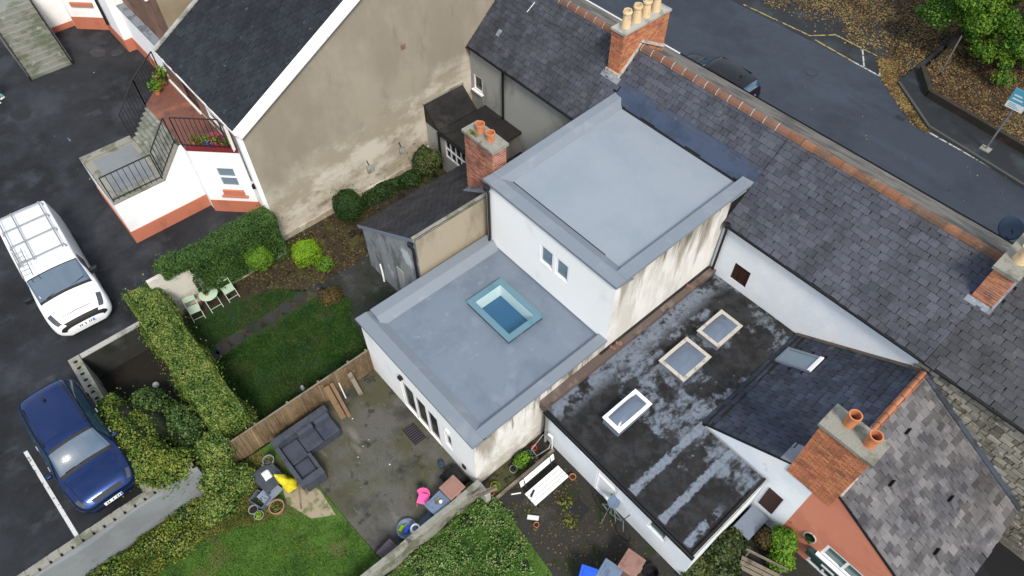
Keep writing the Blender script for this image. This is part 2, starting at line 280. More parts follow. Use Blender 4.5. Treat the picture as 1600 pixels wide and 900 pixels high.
# ------------------------------------------------------------------ two surfaces whose patches have a shape of their own
class NT:
    def __init__(s, name, rough=.85):
        s.m = bpy.data.materials.new(name); s.m.use_nodes = True; MATS[name] = s.m
        s.n, s.l = s.m.node_tree.nodes, s.m.node_tree.links
        s.b = s.n['Principled BSDF']; s.b.inputs['Roughness'].default_value = rough; s.b.inputs['Specular IOR Level'].default_value = .3
        s.geo = s.n.new('ShaderNodeNewGeometry'); sp = s.n.new('ShaderNodeSeparateXYZ'); s.l.new(s.geo.outputs['Position'], sp.inputs[0])
        s.x, s.y, s.z = sp.outputs
    def put(s, sock, v):
        if hasattr(v, 'links') or hasattr(v, 'is_output'): s.l.new(v, sock)
        else: sock.default_value = v
    def math(s, op, a, b=0.0, c=None):
        k = s.n.new('ShaderNodeMath'); k.operation = op; s.put(k.inputs[0], a); s.put(k.inputs[1], b)
        if c is not None: s.put(k.inputs[2], c)
        return k.outputs[0]
    def noise(s, sc, st=(1, 1, 1), off=0.0):
        mp = s.n.new('ShaderNodeMapping'); mp.inputs['Scale'].default_value = st; mp.inputs['Location'].default_value = (off, off, off)
        s.l.new(s.geo.outputs['Position'], mp.inputs[0]); t = s.n.new('ShaderNodeTexNoise'); t.inputs['Scale'].default_value = sc
        t.inputs['Detail'].default_value = 7; t.inputs['Roughness'].default_value = .65; s.l.new(mp.outputs[0], t.inputs['Vector']); return t.outputs['Fac']
    def step(s, v, lo, hi, a=0.0, b=1.0):
        k = s.n.new('ShaderNodeMapRange'); k.interpolation_type = 'SMOOTHSTEP'; s.put(k.inputs['Value'], v)
        k.inputs['From Min'].default_value = lo; k.inputs['From Max'].default_value = hi
        k.inputs['To Min'].default_value = a; k.inputs['To Max'].default_value = b; return k.outputs[0]
    def mix(s, f, a, b):
        k = s.n.new('ShaderNodeMix'); k.data_type = 'RGBA'; s.put(k.inputs[0], f)
        s.put(k.inputs[6], (*a, 1) if isinstance(a, tuple) else a); s.put(k.inputs[7], (*b, 1) if isinstance(b, tuple) else b); return k.outputs[2]
    def done(s, col, bsc=40, bst=.4):
        s.l.new(col, s.b.inputs['Base Color']); bp = s.n.new('ShaderNodeBump'); bp.inputs['Strength'].default_value = bst; bp.inputs['Distance'].default_value = .02
        s.l.new(s.noise(bsc), bp.inputs['Height']); s.l.new(bp.outputs[0], s.b.inputs['Normal'])

t = NT('felt_patched', .8)                                  # bitumen felt mended with silver paint along its seams
wob = t.math('MULTIPLY_ADD', t.noise(5.0), .26, -.13)
msk = None
for x0, hw in ((-2.28, .085), (-3.36, .095)):
    d = t.math('ABSOLUTE', t.math('SUBTRACT', t.math('ADD', t.x, wob), x0))
    b_ = t.math('MULTIPLY', t.step(d, hw, hw+.06, 1, 0), t.step(t.noise(2.2, (1, .6, 1), x0), .33, .45))
    b_ = t.math('MULTIPLY', b_, t.step(t.y, 11.0, 10.4))
    msk = b_ if msk is None else t.math('MAXIMUM', msk, b_)
d = t.math('ABSOLUTE', t.math('ADD', t.math('ADD', t.x, wob), 1.42)); b_ = t.math('MULTIPLY', t.step(d, .07, .14, 1, 0), t.step(t.noise(3.0, W1, 7.0), .42, .50))
msk = t.math('MAXIMUM', msk, t.math('MULTIPLY', b_, t.step(t.y, 9.2, 8.4)))
big = t.math('ADD', t.noise(.85, W1, 2.0), t.math('ADD', t.step(t.y, 8.6, 10.2, -.18, .06), t.step(t.y, 11.6, 13.2, 0, -.11)))
msk = t.math('MAXIMUM', msk, t.math('MULTIPLY', t.step(big, .47, .55), t.math('MULTIPLY', t.step(t.noise(3.6, (1.0, .5, 1), 5.0), .38, .58), .9)))
edge = t.math('MULTIPLY', t.step(t.x, -6.0, -6.6), t.step(t.noise(2.4, W1, 8.0), .40, .52)); msk = t.math('MAXIMUM', msk, t.math('MULTIPLY', edge, .9))
msk = t.math('MULTIPLY', msk, t.step(t.noise(9.0, W1, 1.0), .30, .55, .55, 1.0))
c = t.mix(t.step(t.noise(1.3), .44, .62), (.010, .010, .010), (.020, .019, .019)); c = t.mix(t.step(t.noise(14), .62, .70, 0, .6), c, (.08, .08, .085))
c = t.mix(t.step(t.noise(3.2, W1, 12.0), .45, .62, 0, .5), c, (.036, .039, .045)); c = t.mix(msk, c, (.165, .195, .24)); t.done(c, 45, .5)

t = NT('gable_weathered', .9)                               # lower third limewashed and patchy, upper part bare tan render
u = t.math('ADD', t.z, t.math('MULTIPLY_ADD', t.noise(.42, (1, 1, 1.3)), -3.6, 1.8)); u = t.math('SUBTRACT', u, t.math('MULTIPLY', t.math('SUBTRACT', t.y, 5.0), .16))
u = t.math('ADD', u, t.math('MULTIPLY_ADD', t.noise(2.4), -1.2, .6))
upper = t.mix(t.step(t.noise(.33, (1, 1, .6)), .42, .62), (.335, .298, .232), (.262, .232, .182)); upper = t.mix(t.step(t.noise(1.2, (1, 1, .25), 4.0), .56, .72, 0, .6), upper, (.15, .13, .10))
lower = t.mix(t.step(t.noise(.75, (1, .6, 1), 3.0), .42, .58), (.56, .52, .44), (.34, .30, .225)); lower = t.mix(t.step(t.noise(1.3, (1, .5, 1), 6.0), .56, .68, 0, .8), lower, (.14, .12, .09))
c = t.mix(t.step(u, 1.5, 3.0), lower, upper); c = t.mix(t.step(t.noise(20), .35, .65, 0, .10), c, (.15, .13, .1)); t.done(c, 45, .25)

t = NT('stained_render', .9)                                # lime-washed party wall with drips running from its two parapets
hi_ = t.step(t.y, 10.14, 10.16, 2.9, 5.66); dep = t.math('SUBTRACT', hi_, t.z)
c = t.mix(t.step(t.noise(.8, (1, 1, .4)), .42, .60), (.72, .71, .68), (.56, .54, .49)); c = t.mix(t.step(t.noise(1.3, (1, 1, .35), 4.0), .55, .68, 0, .8), c, (.74, .735, .70))
st1 = t.math('MULTIPLY', t.step(t.math('ADD', t.noise(1.5, (1, 1, .12), 2.0), t.math('MULTIPLY', dep, -.085)), .40, .56), .85); c = t.mix(st1, c, (.27, .235, .18))
st2 = t.math('MULTIPLY', t.step(t.math('ADD', t.noise(3.2, (1, 1, .10), 7.0), t.math('MULTIPLY', dep, -.14)), .46, .58), .8); c = t.mix(st2, c, (.10, .085, .065))
low = t.math('MULTIPLY', t.step(t.math('ADD', t.noise(1.1, W1, 9.0), t.math('MULTIPLY', t.z, -.10)), .40, .55), .5); c = t.mix(low, c, (.33, .29, .22)); c = t.mix(t.step(t.noise(16), .58, .72, 0, .25), c, (.2, .17, .13)); t.done(c, 40, .3)

# ------------------------------------------------------------------ mesh helpers
class MB:
    def __init__(s): s.v, s.f, s.mi = [], [], []
    def face(s, pts, mi=0):
        i = len(s.v); s.v += [tuple(p) for p in pts]; s.f.append(list(range(i, i+len(pts)))); s.mi.append(mi); return s
    def hexa(s, p, mi=0):
        """p: 4 bottom (ccw from above), 4 top"""
        i = len(s.v); s.v += [tuple(q) for q in p]
        for q in ((3, 2, 1, 0), (4, 5, 6, 7), (0, 1, 5, 4), (1, 2, 6, 5), (2, 3, 7, 6), (3, 0, 4, 7)): s.f.append([i+k for k in q]); s.mi.append(mi)
        return s
    def box(s, x0, x1, y0, y1, z0, z1, mi=0):
        return s.hexa([(x0, y0, z0), (x1, y0, z0), (x1, y1, z0), (x0, y1, z0), (x0, y0, z1), (x1, y0, z1), (x1, y1, z1), (x0, y1, z1)], mi)
    def obox(s, c, u, v, w, a, b, h, mi=0):
        """box centred at c, half sizes a,b,h on the unit axes u,v,w"""
        c, u, v, w = Vector(c), Vector(u), Vector(v), Vector(w)
        P = [c+u*(a*i)+v*(b*j)+w*(h*k) for k in (-1, 1) for i, j in ((-1, -1), (1, -1), (1, 1), (-1, 1))]
        return s.hexa(P, mi)
    def bar(s, p, q, w, h, mi=0, upv=(0, 0, 1)):
        p, q = Vector(p), Vector(q); d = (q-p); L = d.length; d.normalize(); upv = Vector(upv)
        if abs(d.dot(upv)) > .97: upv = Vector((1, 0, 0))
        sd = d.cross(upv).normalized(); w2 = sd.cross(d)
        return s.obox((p+q)/2, d, -sd, w2, L/2, w/2, h/2, mi)
    def prism(s, poly, z0, z1, mi=0):
        n = len(poly); i = len(s.v)
        zt = z1 if isinstance(z1, (list, tuple)) else [z1]*n
        s.v += [(x, y, z0) for x, y in poly]+[(poly[k][0], poly[k][1], zt[k]) for k in range(n)]
        s.f.append([i+k for k in reversed(range(n))]); s.f.append([i+n+k for k in range(n)]); s.mi += [mi, mi]
        for k in range(n): s.f.append([i+k, i+(k+1) % n, i+n+(k+1) % n, i+n+k]); s.mi.append(mi)
        return s
    def tube(s, pts, r, n=8, mi=0, caps=True):
        pts = [Vector(p) for p in pts]; rr = r if isinstance(r, (list, tuple)) else [r]*len(pts); i0 = len(s.v)
        up_ = None
        for k, p in enumerate(pts):
            d = (pts[min(k+1, len(pts)-1)]-pts[max(k-1, 0)]).normalized()
            if up_ is None: up_ = Vector((0, 0, 1)) if abs(d.z) < .9 else Vector((1, 0, 0))
            a = d.cross(up_).normalized(); b = a.cross(d)
            for j in range(n):
                t_ = 2*math.pi*j/n; s.v.append(tuple(p+(a*math.cos(t_)+b*math.sin(t_))*rr[k]))
        for k in range(len(pts)-1):
            for j in range(n):
                s.f.append([i0+k*n+j, i0+(k+1)*n+j, i0+(k+1)*n+(j+1) % n, i0+k*n+(j+1) % n]); s.mi.append(mi)
        if caps:
            s.f.append([i0+j for j in range(n)]); s.f.append([i0+(len(pts)-1)*n+j for j in reversed(range(n))]); s.mi += [mi, mi]
        return s
    def lathe(s, prof, c=(0, 0, 0), n=16, mi=0, close=True):
        i0 = len(s.v)
        for r, z in prof:
            for j in range(n):
                t_ = 2*math.pi*j/n; s.v.append((c[0]+r*math.cos(t_), c[1]+r*math.sin(t_), c[2]+z))
        for k in range(len(prof)-1):
            for j in range(n): s.f.append([i0+k*n+j, i0+k*n+(j+1) % n, i0+(k+1)*n+(j+1) % n, i0+(k+1)*n+j]); s.mi.append(mi)
        if close:
            s.f.append([i0+j for j in reversed(range(n))]); s.f.append([i0+(len(prof)-1)*n+j for j in range(n)]); s.mi += [mi, mi]
        return s
    def panel(s, o, u, nrm, W, H, opens=(), depth=.1, mi=0, shape=None):
        """wall face in the plane (u, z) at o with rectangular openings and their reveals"""
        o, u, nrm = Vector(o), Vector(u), Vector(nrm); zz = Vector((0, 0, 1))
        us = sorted({0.0, W, *[a for q in opens for a in q[:2]]}); zs = sorted({0.0, H, *[a for q in opens for a in q[2:]]})
        for a, b in zip(us, us[1:]):
            for c_, d in zip(zs, zs[1:]):
                mu, mz = (a+b)/2, (c_+d)/2
                if any(q[0] < mu < q[1] and q[2] < mz < q[3] for q in opens): continue
                s.face([o+u*a+zz*c_, o+u*b+zz*c_, o+u*b+zz*d, o+u*a+zz*d], mi)
        for a, b, c_, d in opens:
            P = [o+u*a+zz*c_, o+u*b+zz*c_, o+u*b+zz*d, o+u*a+zz*d]
            for k in range(4): s.face([P[k], P[(k+1) % 4], P[(k+1) % 4]-nrm*depth, P[k]-nrm*depth], mi)
        return s
    def build(s, name, mats, parent=None, smooth=None, at=None, **props):
        me = bpy.data.meshes.new(name); me.from_pydata(s.v, [], s.f)
        if isinstance(mats, str): mats = [mats]
        for m in mats: me.materials.append(MATS[m])
        if any(s.mi): me.polygons.foreach_set('material_index', s.mi)
        if smooth:
            bm = bmesh.new(); bm.from_mesh(me); bmesh.ops.remove_doubles(bm, verts=bm.verts, dist=1e-5); bm.to_mesh(me); bm.free()
            me.polygons.foreach_set('use_smooth', [True]*len(me.polygons)); me.set_sharp_from_angle(angle=R(smooth))
        me.update()
        return link(name, me, parent, at, **props)

def link(name, me, parent=None, at=None, **props):
    """meshes of buildings and grounds are drawn in world coordinates; a child is shifted by its parents' places"""
    o = bpy.data.objects.new(name, me); COL.objects.link(o)
    if parent is not None:
        o.parent = parent
        if parent.get('_w'):
            off = Vector((0, 0, 0)); p = parent
            while p is not None: off += Vector(p.location); p = p.parent
            o.location = -off
    if at is not None: o.location = at
    for k, v in props.items(): o[k] = v
    return o
def thing(name, loc, label, category, group=None, rz=0.0, world_coords=False):
    o = bpy.data.objects.new(name, None); COL.objects.link(o); o.location = loc; o.rotation_euler = (0, 0, rz)
    o.empty_display_size = .2; o['label'] = label; o['category'] = category
    if group: o['group'] = group
    if world_coords: o['_w'] = 1
    return o
def tag(o, label, category, group=None):
    o['label'] = label; o['category'] = category
    if group: o['group'] = group
    return o
def struct(o): o['kind'] = 'structure'; return o
def copy_tree(o, parent=None):
    c = o.copy(); COL.objects.link(c); c.parent = parent
    for ch in list(o.children): copy_tree(ch, c)
    return c
def world_child(parent):
    """mark a part so that its own children are drawn in world coordinates as well"""
    parent['_w'] = 1; return parent

# ------------------------------------------------------------------ foliage, grass and litter from many small faces
def leaf_object(name, P, N, size, mat, parent=None, tilt=.6, aspect=.6, **props):
    P = np.asarray(P, float); N = np.asarray(N, float); n = len(P)
    N = N+rng.normal(0, tilt, N.shape); N /= np.linalg.norm(N, axis=1)[:, None]+1e-9
    T = np.cross(N, rng.normal(0, 1, N.shape)); T /= np.linalg.norm(T, axis=1)[:, None]+1e-9
    B = np.cross(N, T); s = size*rng.uniform(.65, 1.35, (n, 1)); a = s*aspect
    V = np.stack([P-T*s, P-B*a+N*s*.15, P+T*s, P+B*a+N*s*.15], 1).reshape(-1, 3)
    F = np.arange(n*4).reshape(n, 4)
    me = bpy.data.meshes.new(name); me.vertices.add(n*4); me.vertices.foreach_set('co', V.ravel())
    me.loops.add(n*4); me.loops.foreach_set('vertex_index', F.ravel())
    me.polygons.add(n); me.polygons.foreach_set('loop_start', np.arange(0, n*4, 4)); me.update(calc_edges=True)
    me.materials.append(MATS[mat]); return link(name, me, parent, **props)
def blades(name, P, h, mat, parent=None, w=.012, lean=.5, **props):
    P = np.asarray(P, float); n = len(P); a = rng.uniform(0, 2*np.pi, n); hh = h*rng.uniform(.5, 1.4, n)
    dx, dy = np.cos(a)*w, np.sin(a)*w; l1 = rng.normal(0, lean, (n, 2))*hh[:, None]
    V = np.zeros((n, 3, 3)); V[:, 0] = P; V[:, 1] = P; V[:, 2] = P
    V[:, 0, 0] -= dx; V[:, 0, 1] -= dy; V[:, 1, 0] += dx; V[:, 1, 1] += dy; V[:, 2, 0] += l1[:, 0]; V[:, 2, 1] += l1[:, 1]; V[:, 2, 2] += hh
    me = bpy.data.meshes.new(name); me.vertices.add(n*3); me.vertices.foreach_set('co', V.ravel())
    me.loops.add(n*3); me.loops.foreach_set('vertex_index', np.arange(n*3)); me.polygons.add(n); me.polygons.foreach_set('loop_start', np.arange(0, n*3, 3))
    me.update(calc_edges=True); me.materials.append(MATS[mat]); return link(name, me, parent, **props)
def in_poly(poly, n):
    poly = np.array(poly); lo, hi = poly.min(0), poly.max(0); out = []
    while len(out) < n:
        q = rng.uniform(lo, hi, (n, 2)); ins = np.zeros(n, bool); j = len(poly)-1
        for i in range(len(poly)):
            c1 = (poly[i, 1] > q[:, 1]) != (poly[j, 1] > q[:, 1])
            xs = (poly[j, 0]-poly[i, 0])*(q[:, 1]-poly[i, 1])/(poly[j, 1]-poly[i, 1]+1e-12)+poly[i, 0]
            ins ^= c1 & (q[:, 0] < xs); j = i
        out += list(q[ins])
    return np.array(out[:n])
def lump(P, sc, amp, seed=0.0):
    """cheap smooth 3D wobble"""
    P = np.asarray(P); k = np.array([[1.7, .6, .3], [-.5, 1.9, .4], [.2, -.7, 2.1], [1.1, 1.2, -1.3], [2.9, -1.1, .8], [-1.4, 2.6, 1.7]])*sc
    return amp*sum(np.sin(P@kk+seed+i*1.9) for i, kk in enumerate(k))/3.2
def hedge_cloud(x0, x1, y0, y1, z0, z1, dens, amp=.10, seed=0.0, round_=.18, bottom_ragged=0.0):
    """points and normals on the sides and top of a clipped hedge with lumps"""
    A = []; Lx, Ly, Lz = x1-x0, y1-y0, z1-z0
    def put(n, f, nrm): A.append((f(rng.random((int(n), 2))), np.tile(nrm, (int(n), 1))))
    put(Lx*Ly*dens, lambda q: np.c_[x0+q[:, 0]*Lx, y0+q[:, 1]*Ly, np.full(len(q), z1)], (0, 0, 1))
    put(Lx*Lz*dens*.8, lambda q: np.c_[x0+q[:, 0]*Lx, np.full(len(q), y0), z0+q[:, 1]*Lz], (0, -1, 0))
    put(Lx*Lz*dens*.4, lambda q: np.c_[x0+q[:, 0]*Lx, np.full(len(q), y1), z0+q[:, 1]*Lz], (0, 1, 0))
    put(Ly*Lz*dens*.8, lambda q: np.c_[np.full(len(q), x1), y0+q[:, 0]*Ly, z0+q[:, 1]*Lz], (1, 0, 0))
    put(Ly*Lz*dens*.4, lambda q: np.c_[np.full(len(q), x0), y0+q[:, 0]*Ly, z0+q[:, 1]*Lz], (-1, 0, 0))
    P = np.concatenate([a for a, _ in A]); N = np.concatenate([b for _, b in A]).astype(float)
    c = np.clip(P, [x0+round_, y0+round_, z0-9], [x1-round_, y1-round_, z1-round_]); d = P-c; L = np.linalg.norm(d, axis=1)
    k = L > round_; d[k] *= (round_/L[k])[:, None]; P = c+d
    k2 = rng.random(len(P)) < .09; P[k2] += N[k2]*rng.exponential(.075, (k2.sum(), 1))
    P += N*(lump(P, 1.6, amp, seed)+lump(P, 5.0, amp*.5, seed+2)-np.abs(rng.normal(0, .045, len(P))))[:, None]
    return P, N
# ------------------------------------------------------------------ the setting: ground, car park, road, gardens
ZC = 1.2      # level of the car park above the gardens
struct(MB().face([(-400, -400, -.03), (400, -400, -.03), (400, 400, -.03), (-400, 400, -.03)]).build('ground', 'earth'))
carp = struct(MB().prism([(-70, -40), (-12.8, -40), (-12.8, -2.75), (-18.9, -2.75), (-18.9, .4), (-19.6, .4), (-19.6, 5.28), (-20.3, 5.28), (-20.3, 9), (-70, 9)], -.02, ZC).build('car_park', 'asphalt'))
MB().prism([(-16.68, -5.23), (-12.8, -4.99), (-12.8, -4.88), (-16.68, -5.12)], ZC+.001, ZC+.004).build('parking_line', 'white_line', carp)
for (x, y, a, b, m) in ((-33.6, .2, .55, .42, 'old_asphalt'), (-32.2, -2.3, .6, .45, 'old_asphalt'), (-35.9, 4.6, .5, .35, 'manhole')):
    MB().prism([(x+a*math.cos(t_)*(1+.1*math.sin(3*t_)), y+b*math.sin(t_)) for t_ in np.linspace(0, 6.28, 13)[:-1]], ZC+.001, ZC+.005).build('patch', m, carp)
dc = MB().box(-31.55, -31.1, 2.55, 2.95, ZC+.001, ZC+.006).build('drain_cover', 'iron_black', carp)
mh = MB().lathe([(.30, 0), (.30, .008)], (-35.2, 5.3, ZC+.002), 20).build('manhole_cover', 'manhole', carp)

road = struct(MB().prism([(-90, 21), (60, 21), (60, 29.9), (-1.9, 30.55), (-6.5, 31.1), (-9.3, 33.0), (-90, 33.2)], -.02, .30).build('road', 'road_asphalt'))
lay = struct(MB().prism([(-90, 33.2), (-9.3, 33.0), (-8.6, 34.2), (-9.6, 46), (-90, 46)], -.02, .297).build('lay_by', 'old_asphalt'))
pav = struct(MB().prism([(60, 29.9), (60, 31.8), (-2.7, 32.45), (-7.7, 33.0), (-9.0, 34.6), (-9.6, 46), (-9.3, 46), (-8.75, 34.3), (-9.15, 33.1), (-6.5, 31.1), (-1.9, 30.55)][:6]+[(-9.15, 33.1), (-6.5, 31.1), (-1.9, 30.55)], -.02, .42).build('pavement', 'old_asphalt'))
bank = struct(MB().prism([(60, 31.95), (60, 70), (-9.4, 70), (-9.4, 46), (-8.8, 34.7), (-7.6, 33.12), (-2.7, 32.6)], -.02, .55).build('leaf_bank', 'soil'))
kb = MB()
for a, b in (((60, 29.9), (-1.9, 30.55)), ((-1.9, 30.55), (-6.5, 31.1)), ((-6.5, 31.1), (-9.15, 33.1))): kb.bar((*a, .37), (*b, .37), .13, .13)
kb.build('kerb', 'kerb_stone', pav)
for (p, q, w, m) in (((-18.5, 33.20), (-14.35, 33.37), .10, 'yellow_paint'), ((-14.35, 33.37), (-13.55, 34.4), .09, 'yellow_paint'), ((-13.95, 33.25), (-11.6, 33.05), .10, 'yellow_paint'), ((-11.6, 33.05), (-9.6, 32.95), .10, 'road_paint'),
                     ((-13.6, 34.45), (-9.5, 34.35), .09, 'yellow_paint'), ((-11.9, 34.4), (-11.0, 33.1), .08, 'road_paint'), ((-10.7, 34.35), (-10.1, 33.0), .08, 'road_paint'), ((-6.4, 30.85), (12, 29.95), .09, 'road_paint')):
    MB().bar((*p, .3035), (*q, .3035), w, .004).build('painted_line', m, road)
MB().lathe([(.34, 0), (.34, .006)], (-12.46, 30.72, .302), 24).build('manhole_cover', 'iron_black', road)
MB().lathe([(.26, 0), (.26, .008)], (-12.46, 30.72, .303), 24).build('manhole_cover', 'road_asphalt', road)
MB().box(-7.9, -7.5, 30.65, 30.95, .301, .306).build('drain_cover', 'iron_black', road)

patio = struct(MB().prism([(-12.75, .9), (-10.4, 1.05), (-8.9, 1.12), (-7.0, 1.25), (-7.0, 4.9), (-12.75, 4.9)], -.02, .02).build('patio', 'patio'))
yard = struct(MB().prism([(-6.85, 4.95), (-5.7, 4.95), (-3.6, 4.75), (-3.0, 3.2), (2.5, 3.2), (4.2, 10.7), (-1.1, 10.7), (-1.1, 7.6), (-6.85, 7.6)], -.02, .02).build('yard', 'yard'))
struct(MB().prism([(4.2, 3), (30, 3), (30, 16), (4.2, 16)], -.02, .03).build('side_yard', 'side_yard'))
conc = struct(MB().prism([(-17.3, 5.3), (-15.9, 5.9), (-15.2, 5.4), (-12.9, 5.0), (-12.9, 13), (-17.2, 13)], -.02, .015).build('concrete_path', 'dark_concrete'))
lawn1 = struct(MB().prism([(-19.3, .5), (-12.9, .5), (-12.9, 5.1), (-15.2, 5.5), (-15.9, 6.0), (-16.7, 5.2), (-18.4, 3.9), (-19.0, 2.0)], -.02, .01).build('lawn', 'turf'))
bed1 = struct(MB().prism([(-20.3, .3), (-19.0, .5), (-18.9, 2.2), (-18.3, 3.8), (-17.3, 5.0), (-17.2, 13), (-20.3, 13)], -.02, .03).build('flower_bed', 'soil'))
lawn2 = struct(MB().prism([(-12.55, -12), (-6.9, -12), (-6.9, 1.24), (-8.9, 1.11), (-10.4, 1.04), (-12.7, .88)], -.02, .012).build('back_lawn', 'turf_bright'))
lawn3 = struct(MB().prism([(-6.75, -12), (8, -12), (8, 3.19), (-3.0, 3.19), (-3.6, 4.74), (-5.7, 4.94), (-6.75, 4.94)], -.02, .012).build('overgrown_lawn', 'turf_bright'))
pit_ = struct(MB().prism([(-18.9, -2.75), (-12.8, -2.75), (-12.8, .5), (-18.9, .5)], -.02, .008).build('sunken_bed', 'earth'))
sandp = struct(MB().prism([(-10.55, .0), (-9.65, .33), (-9.25, .95), (-10.2, 1.0), (-10.9, .8), (-11.2, .2)], -.01, .026).build('sand_patch', 'sand'))

def grass(poly, n, h, mat, label, z=.01, w=.012, lean=.5):
    q = in_poly(poly, n)+rng.normal(0, .04, (n, 2)); k_ = lump(np.c_[q, np.zeros(n)], 2.1, 1.0, 1.7)+lump(np.c_[q, np.zeros(n)], 5.3, .6, .4); q = q[(k_ < .75) | (rng.random(n) < .35)]; n = len(q); o = blades('grass', np.c_[q, np.full(n, z)], h, mat, w=w, lean=lean); o['kind'] = 'stuff'; o['label'] = label; o['category'] = 'grass'; return o
grass([(-16.8, .6), (-12.95, .6), (-12.95, 5.0), (-15.2, 5.4), (-15.9, 5.9), (-16.7, 5.1)], 52000, .045, 'blade_dark', 'short dark grass on the lawn beside the bamboo fence')
grass([(-18.7, .7), (-17.4, .7), (-17.4, 4.8), (-18.3, 3.9)], 7000, .04, 'blade_dark', 'thin dark grass between stepping stones and flower bed')
grass([(-12.0, -9), (-6.9, -9), (-6.9, 1.2), (-8.9, 1.1), (-9.6, .3), (-10.6, -.2), (-11.6, -1.6)], 70000, .05, 'blade_bright', 'bright green grass on the lawn below the patio')
grass([(-12.6, -9), (-11.4, -9), (-11.2, -2.2), (-10.4, -.6), (-11.6, .4), (-12.6, .2)], 16000, .13, 'blade_dry', 'long yellowish grass along the grey retaining wall', lean=.8)
grass([(-6.6, -6), (0, -6), (-3.2, 3.0), (-3.7, 4.6), (-6.3, 4.8)], 20000, .09, 'blade_bright', 'long grass among the creepers of the overgrown lawn', lean=.7)

# loose leaves: far too many to count
def litter(poly, n, size, mat, z, label, dens=None):
    q = in_poly(poly, n)
    if dens: q = q[[dens(*p) > random.random() for p in q]]
    q = q+rng.normal(0, .10, q.shape); P = np.c_[q, z+rng.uniform(.004, .03, len(q))]; o = leaf_object('fallen_leaves', P, np.tile((0, 0, 1.), (len(P), 1)), size, mat, tilt=.35, aspect=.75)
    o['kind'] = 'stuff'; o['label'] = label; o['category'] = 'leaves'
wob2 = lambda x, y: .5+.5*math.sin(x*1.7+1.3*math.sin(y*1.1))*math.sin(y*1.4+x*.5)
litter([(-24, 35), (-15, 33.9), (-10.6, 34.5), (-9.2, 33.2), (-8.8, 34.3), (-9.4, 46), (-24, 46)], 44000, .050, 'leaf_fallen', .30, 'yellow brown fallen leaves drifted across the lay-by', lambda x, y: min(1, max(.03, (y-34.3)*.30+.75*(wob2(x, y)-.35)+(.6 if x > -10.9 else 0))))
litter([(-10.0, 34.6), (-9.3, 33.25), (-8.0, 32.1), (-6.6, 31.0), (-6.2, 30.8), (-6.9, 30.85), (-8.3, 31.75), (-9.9, 32.95), (-10.9, 34.4)], 5200, .05, 'leaf_fallen', .30, 'band of pale fallen leaves along the kerb where the pavement juts out')
litter([(-9.3, 45), (-8.7, 34.8), (-7.6, 33.3), (-2.7, 32.8), (6, 32.2), (6, 45)], 38000, .050, 'leaf_fallen_dark', .55, 'dark brown fallen leaves on the bank behind the pavement')
litter([(-26, 27), (4, 27), (4, 31), (-26, 33)], 60, .04, 'leaf_fallen', .30, 'single fallen leaves scattered over the road')
litter([(-19.3, 2.4), (-18.3, 3.9), (-17.3, 5), (-17.3, 8), (-20, 10), (-20, 4.0)], 2600, .045, 'leaf_litter', .03, 'brown leaf litter under the round bushes')
litter([(-40, -6), (-20, -6), (-20, 4), (-40, 4)], 14, .035, 'flower_white', ZC, 'small pale scraps of litter on the car park')
litter([(-12.5, 1.5), (-7.2, 1.5), (-7.2, 4.7), (-12.5, 4.7)], 8, .025, 'flower_white', .02, 'small white scraps on the concrete patio')
litter([(-6.2, 5.2), (-1.5, 4), (-1.5, 7.2), (-6.2, 7.2)], 700, .04, 'leaf_litter', .02, 'brown leaves and debris on the dark yard')
leaf = MB().lathe([(.06, 0), (.07, .012), (.02, .016)], (-15.46, -6.45, ZC+.004), 7).build('leaf', 'yellow_paint'); tag(leaf, 'single yellow leaf lying on the car park by the dark car', 'leaf')

